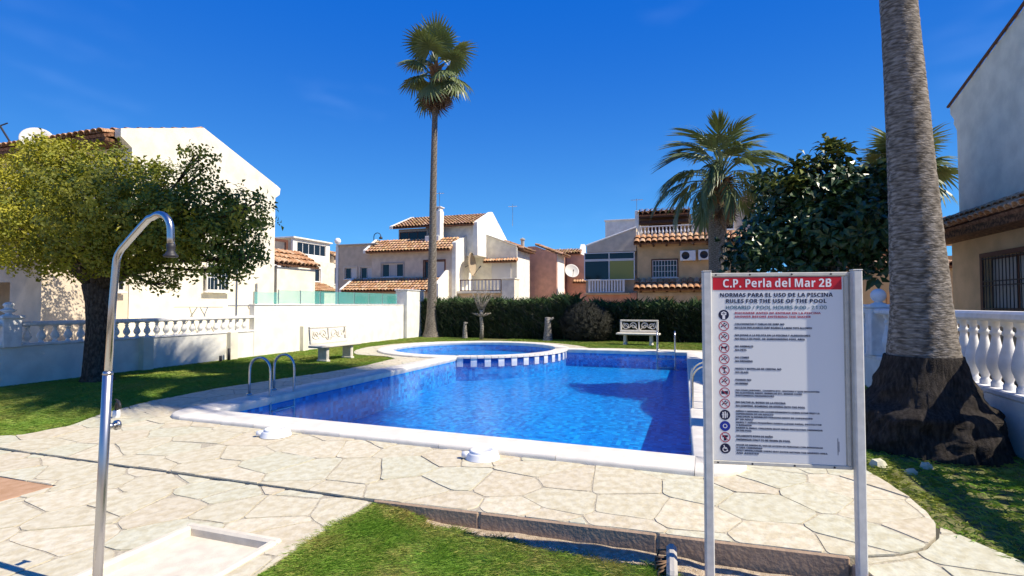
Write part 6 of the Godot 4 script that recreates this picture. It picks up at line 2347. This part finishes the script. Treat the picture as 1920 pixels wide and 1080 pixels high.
func make_sign() -> void:
	var a := Vector3(0.105, 0, -3.465)
	var b := Vector3(0.942, 0, -3.605)
	var ax := (b - a).normalized()
	var xf := Transform3D(Basis(ax, Vector3.UP, ax.cross(Vector3.UP)), Vector3.ZERO)
	var w := a.distance_to(b)
	var o := thing("pool_rules_sign", "white rules board with red header on two metal posts in the right foreground", "sign", a)
	for x in [0.0, w]:
		var p := MB.new()
		p.box(Vector3(x, 0.69, 0.0), Vector3(0.052, 2.12, 0.052), 0.007, xf)
		obj("post", p.done(), M.post_paint, o)
		var cap := MB.new()
		cap.box(Vector3(x, 1.752, 0.0), Vector3(0.054, 0.006, 0.054), 0.002, xf)
		obj("post_cap", cap.done(), M.post_paint, o)
	# the board stands a little behind the posts' front faces
	var z := -0.035
	var lo := 0.566
	var hi := 1.742
	var back := MB.new()
	back.box(Vector3(w / 2, (lo + hi) / 2, z), Vector3(w - 0.03, hi - lo, 0.012), 0.002, xf)
	var bd := obj("board", back.done(), M.sign_border, o)
	var face := MB.new()
	face.box(Vector3(0.410, (lo + hi) / 2 - 0.002, z + 0.008), Vector3(0.752, hi - lo - 0.052, 0.006), 0.001, xf)
	obj("printed_sheet", face.done(), M.sign_face, bd)
	var fr := MB.new()
	fr.box(Vector3(w / 2, hi - 0.011, z + 0.009), Vector3(w - 0.056, 0.022, 0.012), 0.003, xf)
	fr.box(Vector3(w / 2, lo + 0.012, z + 0.009), Vector3(w - 0.056, 0.022, 0.012), 0.003, xf)
	fr.box(Vector3(w - 0.044, (lo + hi) / 2, z + 0.0095), Vector3(0.022, hi - lo - 0.048, 0.011), 0.003, xf)
	obj("edge_strip", fr.done(), M.sign_border, bd)
	var bolts := MB.new(true)
	for x in [0.06, 0.26, 0.50, 0.72]:
		for y in [lo + 0.012, hi - 0.011]:
			bolts.lathe([Vector2(0.006, 0), Vector2(0.005, 0.004), Vector2(0, 0.005)], 8, xf * Transform3D(Basis(Vector3.RIGHT, PI / 2), Vector3(x, y, z + 0.015)))
	obj("bolts", bolts.done(), M.plastic_dark, bd)
	var zf := z + 0.0115
	var px := Transform3D(xf.basis, xf * Vector3(0, 0, z + 0.0042))   # plane of the print
	var band := MB.new()
	band.box(Vector3(0.410, 1.676, zf + 0.0006), Vector3(0.738, 0.078, 0.001), 0.0, xf)
	obj("red_header", band.done(), M.print_red, bd)
	var up := Transform3D(xf.basis, xf * Vector3(0, 0, z + 0.0052))
	letters(bd, up, "C.P. Perla del Mar 2B", Vector2(0.412, 1.677), 0.050, M.print_white, true, 0.62, true)
	letters(bd, px, "NORMAS PARA EL USO DE LA PISCINA", Vector2(0.405, 1.605), 0.0235, M.print_dark, true, 0.645, true)
	letters(bd, px, "RULES FOR THE USE OF THE POOL", Vector2(0.405, 1.568), 0.0235, M.print_dark, true, 0.575, true)
	letters(bd, px, "HORARIO / POOL HOURS 9:00 - 21:00", Vector2(0.405, 1.529), 0.0215, M.print_teal, false, 0.575, true)
	var rows := [
		[["DUCHARSE ANTES DE ENTRAR EN LA PISCINA", 0.49], ["SHOWER BEFORE ENTERING THE WATER", 0.435]],
		[["COLCHONETAS Y TABLAS DE SURF NO", 0.285], ["NO LILOS INFLATABLES SURF BOARDS & LARGE TOYS ALLOWED", 0.44]],
		[["NO JUGAR A LA PELOTA EN LA PISCINA Y ALREDEDORES", 0.43], ["NO BALLS IN POOL OR SURROUNDING POOL AREA", 0.40]],
		[["NO ANIMALES", 0.105], ["NO PETS", 0.065]],
		[["NO COMER", 0.08], ["NO DRINKING", 0.10]],
		[["VASOS Y BOTELLAS DE CRISTAL NO", 0.265], ["NO GLASS", 0.075]],
		[["FUMAR NO", 0.09], ["NO SMOKING", 0.072]],
		[["NO USAR JABONES, CHAMPU ETC, DUCHAS Y QUE MOLESTEN", 0.475], ["NO ELECTRICAL RADIO, BARBECUE ETC, BEHAVE YOURS", 0.38], ["DISTURBING NEIGHBOURS", 0.22]],
		[["NO SALTAR AL BORDE DE LA PISCINA", 0.285], ["NO JUMPING, BOMBING OR DIVING INTO THE POOL", 0.395]],
		[["NIÑOS Y MENORES SIN ACOMPAÑAMIENTO DEBEN ESTAR BAJO LA", 0.475], ["SUPERVISION DE UN ADULTO", 0.215], ["CHILDREN & DISABLED PERSONS MUST BE SUPERVISED", 0.435], ["BY AN ADULT", 0.10]],
		[["BEBES Y NIÑOS PEQUEÑOS DEBEN LLEVAR PAÑAL PROTECTOR", 0.485], ["O BAÑADOR", 0.09], ["BABIES & SMALL CHILDREN MUST WEAR PROTECTIVE SWIMWEAR", 0.49], ["IN THE POOL", 0.09]],
		[["SOLAMENTE ROPA DE BAÑO", 0.21], ["SWIMWEAR ONLY TO BE WORN IN POOL", 0.31]],
		[["HACER DE DEBIDO EL USO DE ACCESO DE PERSONAS CON MINUSVALIA", 0.49], ["A CADA COMUNIDAD", 0.15], ["ONLY WHEELCHAIR USERS MAY ENTER WITHIN THE MARKED AREA", 0.515], ["AND ASSISTED", 0.13]],
	]
	for i in rows.size():
		var cy := 1.483 - i * 0.0683
		var lines: Array = rows[i]
		var gap := 0.0225 if lines.size() == 2 else 0.0165
		var hh := 0.0118 if lines.size() == 2 else 0.0098
		for k in lines.size():
			letters(bd, px, lines[k][0], Vector2(0.168, cy + gap * ((lines.size() - 1) / 2.0 - k)), hh, M.print_rose if i == 0 else M.print_dark, true, lines[k][1])
		var c := Vector2(0.104, cy)
		var ic := MB.new()
		var solid := i in [0, 9, 10, 12]
		var s := 0.031
		var z0 := zf + 0.0004
		var ic_root: MeshInstance3D
		if solid:
			flat_ring(ic, xf, c, 0.0, s, z0)
			ic_root = obj("round_icon", ic.done(), M.print_blue if i == 10 else M.print_dark, bd)
		else:
			flat_ring(ic, xf, c, s * 0.84, s, z0)
			stroke(ic, xf, c, [Vector2(-0.6, 0.6), Vector2(0.6, -0.6)], 0.14, z0, s)
			ic_root = obj("round_icon", ic.done(), M.print_rose, bd)
		var pg := MB.new()
		var zz := z0 + 0.0005 if solid else z0 - 0.0003
		match i:
			0:
				stroke(pg, xf, c, [Vector2(-0.45, 0.35), Vector2(0, 0.62), Vector2(0.45, 0.35)], 0.2, zz, s)
				stroke(pg, xf, c, [Vector2(0, 0.1), Vector2(0, -0.7)], 0.5, zz, s)
				stroke(pg, xf, c, [Vector2(-0.4, 0.1), Vector2(0.4, 0.1)], 0.3, zz, s)
			3:
				stroke(pg, xf, c, [Vector2(-0.5, 0.1), Vector2(0.4, 0.1)], 0.34, zz, s)
				stroke(pg, xf, c, [Vector2(-0.4, 0.1), Vector2(-0.5, -0.45)], 0.14, zz, s)
				stroke(pg, xf, c, [Vector2(0.3, 0.1), Vector2(0.35, -0.45)], 0.14, zz, s)
				stroke(pg, xf, c, [Vector2(0.3, 0.25), Vector2(0.58, 0.4)], 0.22, zz, s)
			5:
				stroke(pg, xf, c, [Vector2(-0.3, 0.45), Vector2(0.3, 0.45)], 0.3, zz, s)
				stroke(pg, xf, c, [Vector2(0, 0.4), Vector2(0, -0.5)], 0.18, zz, s)
				stroke(pg, xf, c, [Vector2(-0.25, -0.5), Vector2(0.25, -0.5)], 0.12, zz, s)
			7:
				stroke(pg, xf, c, [Vector2(-0.45, 0.0), Vector2(-0.2, 0.0)], 0.6, zz, s)
				stroke(pg, xf, c, [Vector2(0.2, 0.0), Vector2(0.45, 0.0)], 0.6, zz, s)
			9:
				stroke(pg, xf, c, [Vector2(-0.35, 0.5), Vector2(-0.35, -0.6)], 0.2, zz, s)
				stroke(pg, xf, c, [Vector2(0.05, 0.6), Vector2(0.05, -0.6)], 0.2, zz, s)
				stroke(pg, xf, c, [Vector2(0.4, 0.4), Vector2(0.4, -0.5)], 0.16, zz, s)
				stroke(pg, xf, c, [Vector2(-0.6, 0.0), Vector2(0.6, 0.0)], 0.08, zz, s)
			10:
				flat_ring(pg, xf, c, s * 0.30, s * 0.42, zz)
			11:
				stroke(pg, xf, c, [Vector2(-0.4, 0.2), Vector2(0.4, 0.2)], 0.4, zz, s)
				stroke(pg, xf, c, [Vector2(0.0, 0.1), Vector2(0.0, -0.5)], 0.5, zz, s)
			12:
				stroke(pg, xf, c, [Vector2(-0.25, 0.6), Vector2(-0.1, 0.0), Vector2(0.3, 0.0), Vector2(0.45, -0.5)], 0.16, zz, s)
				flat_ring(pg, xf, c + Vector2(-0.05, -0.2) * s, s * 0.34, s * 0.48, zz)
			_:
				stroke(pg, xf, c, [Vector2(-0.5, -0.2), Vector2(-0.1, 0.15), Vector2(0.15, -0.1), Vector2(0.5, 0.3)], 0.2, zz, s)
				stroke(pg, xf, c, [Vector2(0.0, 0.4), Vector2(0.2, 0.5)], 0.24, zz, s)
		obj("pictogram", pg.done(), M.print_white if solid else M.print_dark, bd)
	var mk := MB.new()
	for k in 2:
		mk.box(Vector3(0.742 + k * 0.006, 0.70, zf + 0.0006), Vector3(0.0022, 0.10 - k * 0.04, 0.001), 0.0, xf)
	obj("small_print", mk.done(), M.print_dark, bd)


func skimmer(label: String, at: Vector3, turn: float) -> void:   # low white lidded fitting at the outer foot of the coping
	var o := thing("skimmer_lid", label, "skimmer lid", at, "white skimmer lids on the front coping")
	o.rotation.y = turn
	var b := MB.new(true)
	b.lathe([Vector2(0.175, 0.0), Vector2(0.17, 0.012), Vector2(0.155, 0.05), Vector2(0.15, 0.062), Vector2(0.0, 0.064)], 28)
	obj("base", b.done(), M.plastic_white, o)
	var l := MB.new(true)
	l.lathe([Vector2(0.128, 0.062), Vector2(0.128, 0.078), Vector2(0.122, 0.084), Vector2(0.10, 0.086), Vector2(0.095, 0.081), Vector2(0.0, 0.081)], 28)
	obj("lid", l.done(), M.plastic_white, o)
	var s := MB.new(true)
	s.tube([Vector3(-0.10, 0.034, 0.06), Vector3(-0.19, 0.034, 0.075)], [0.034, 0.034], 12)
	obj("spout", s.done(), M.plastic_white, o)
	var k := MB.new(true)
	k.tube([Vector3(-0.185, 0.034, 0.0745), Vector3(-0.192, 0.034, 0.0753)], [0.026], 12)
	obj("spout_dark_end", k.done(), M.plastic_dark, o)  # dark disc that closes the end of the spout


func make_small_things() -> void:
	skimmer("white skimmer lid at the middle of the front coping", Vector3(-1.98, 0.005, -4.96), 0.0)
	skimmer("white skimmer lid on the front coping nearer the left pool corner", Vector3(-4.62, 0.005, -5.02), 0.2)

	var tap := thing("garden_tap", "small dark tap on a short white stand beside the lawn edge, behind the shower pole", "tap", Vector3(-7.42, -0.01, -5.12))
	var a := MB.new(true)
	a.tube([Vector3(0, 0, 0), Vector3(0, 0.11, 0)], [0.05, 0.042], 10)
	obj("stand", a.done(), M.plastic_white, tap)
	var b := MB.new(true)
	b.tube([Vector3(0, 0.10, 0), Vector3(0, 0.20, 0), Vector3(0.06, 0.235, 0.02), Vector3(0.12, 0.20, 0.04), Vector3(0.12, 0.15, 0.04)], [0.022, 0.022, 0.02, 0.018, 0.018], 8)
	b.tube([Vector3(-0.05, 0.25, -0.02), Vector3(0.05, 0.25, 0.02)], [0.012], 6)
	b.tube([Vector3(0, 0.2, 0), Vector3(0, 0.25, 0)], [0.012], 6)
	obj("spout", b.done(), M.plastic_dark, tap)

	var hb := thing("standpipe", "two short dark pipes at the foot of the left wall between the buttresses", "pipe", Vector3(-12.1, -0.02, -11.35))
	for s in [[0.0, 0.34, 0.0], [0.05, 0.17, 0.32]]:
		var m := MB.new(true)
		m.tube([Vector3(s[0], 0, s[2]), Vector3(s[0], s[1], s[2])], [0.04, 0.036], 9)
		obj("pipe", m.done(), M.plastic_dark, hb)

	# concrete edging stone that splits the gravel bed
	var ed := thing("edging_stone", "short worn concrete edging stone standing out from the kerb, left of the left sign post", "edging stone", Vector3(-0.115, -0.17, -3.43))
	ed.rotation.y = 0.04
	var m1 := MB.new()
	m1.box(Vector3(0, 0.045, -0.02), Vector3(0.065, 0.22, 0.40), 0.02)
	obj("stone", m1.done(), M.grey_concrete, ed)
	var m2 := MB.new(true)
	for i in 26:
		var z := rng.randf_range(-0.2, 0.12)
		var y := rng.randf_range(0.0, 0.09)
		m2.tube([Vector3(-0.03, y + 0.05, z), Vector3(-0.07 - rng.randf() * 0.03, y + 0.03, z + rng.randf_range(-0.04, 0.04)), Vector3(-0.06 - rng.randf() * 0.05, -0.01, z + rng.randf_range(-0.06, 0.06))], [0.006, 0.008, 0.004], 4)
	obj("dry_roots", m2.done(), M.frond_dead, ed)

	# broken stones at the foot of the root mound
	var rk := [[1.72, -6.02, 0.09, "pale broken stone on the dark soil before the root mound"], [1.95, -5.86, 0.055, "small reddish stone right of the pale broken stone"], [2.15, -6.1, 0.06, "small grey stone nearest the root mound"]]
	for i in 3:
		var r: Array = rk[i]
		var o := MB.new()
		var pr := []
		for k in 9:
			pr.append(Vector3.ZERO)
		var n := 7
		var top := []
		var low := []
		for k in n:
			var an := TAU * k / n
			var q: float = r[2] * rng.randf_range(0.75, 1.2)
			low.append(Vector3(cos(an) * q * 1.2, -0.02, -sin(an) * q))
			top.append(Vector3(cos(an) * q * 0.75, r[2] * rng.randf_range(0.45, 0.8), -sin(an) * q * 0.65))
		for k in n:
			var k2 := (k + 1) % n
			o.quad(low[k], low[k2], top[k2], top[k])
			o.tri(top[k], top[k2], Vector3(0, r[2] * 0.75, 0))
		var s := obj("loose_stone", o.done(), M.flagstone_4 if i == 1 else M.flagstone_1, null, Transform3D(Basis(), Vector3(r[0], -0.02, r[1])))
		tag(s, r[3], "stone", "loose stones by the root mound")

	# terrace things behind the left wall
	var rack := thing("drying_rack", "thin white folding drying rack on the terrace behind the left wall", "drying rack", Vector3(-13.3, 0.6, -11.4))
	var m3 := MB.new()
	for x in [-0.4, 0.4]:
		m3.tube([Vector3(x * 0.9, 0.0, -0.3), Vector3(x * 0.5, 0.85, 0.12)], [0.014], 6)
		m3.tube([Vector3(x * 0.9, 0.0, 0.4), Vector3(x * 0.5, 0.85, -0.12)], [0.014], 6)
	obj("legs", m3.done(), M.galvanised, rack)
	var m4 := MB.new()
	for i in 7:
		m4.tube([Vector3(-0.55, 0.86, -0.3 + i * 0.1), Vector3(0.55, 0.86, -0.3 + i * 0.1)], [0.008], 5)
	for x in [-0.55, 0.55]:
		m4.tube([Vector3(x, 0.86, -0.32), Vector3(x, 0.86, 0.32)], [0.012], 5)
	obj("rails", m4.done(), M.galvanised, rack)
	var ter := MB.new()
	ter.box(Vector3(-13.72, 0.26, -11.6), Vector3(2.3, 0.66, 9.5))
	structure("terrace", ter.done(), M.cream_plaster, "raised terrace between the left wall and the gabled house")
	var gate := thing("metal_gate_frame", "thin metal gate frame with handle where the left balustrade meets the tall wall", "gate", Vector3(-12.55, 0.6, -12.0))
	var m5 := MB.new()
	m5.tube([Vector3(0, 0, 0), Vector3(0, 2.0, 0)], [0.028], 8)
	m5.tube([Vector3(0, 0, -0.62), Vector3(0, 0.95, -0.62)], [0.02], 8)
	obj("post", m5.done(), M.galvanised, gate)
	var m6 := MB.new()
	m6.tube([Vector3(0, 0.9, 0.28), Vector3(0, 0.9, -0.62)], [0.016], 8)
	obj("bar", m6.done(), M.galvanised, gate)
	var m7 := MB.new(true)
	var pts := []
	for k in 13:
		pts.append(Vector3(0.02, 0.87 + sin(TAU * k / 12.0) * 0.075, -0.5 + cos(TAU * k / 12.0) * 0.075))
	m7.tube(pts, [0.014], 6, false)
	obj("ring", m7.done(), M.galvanised, gate)
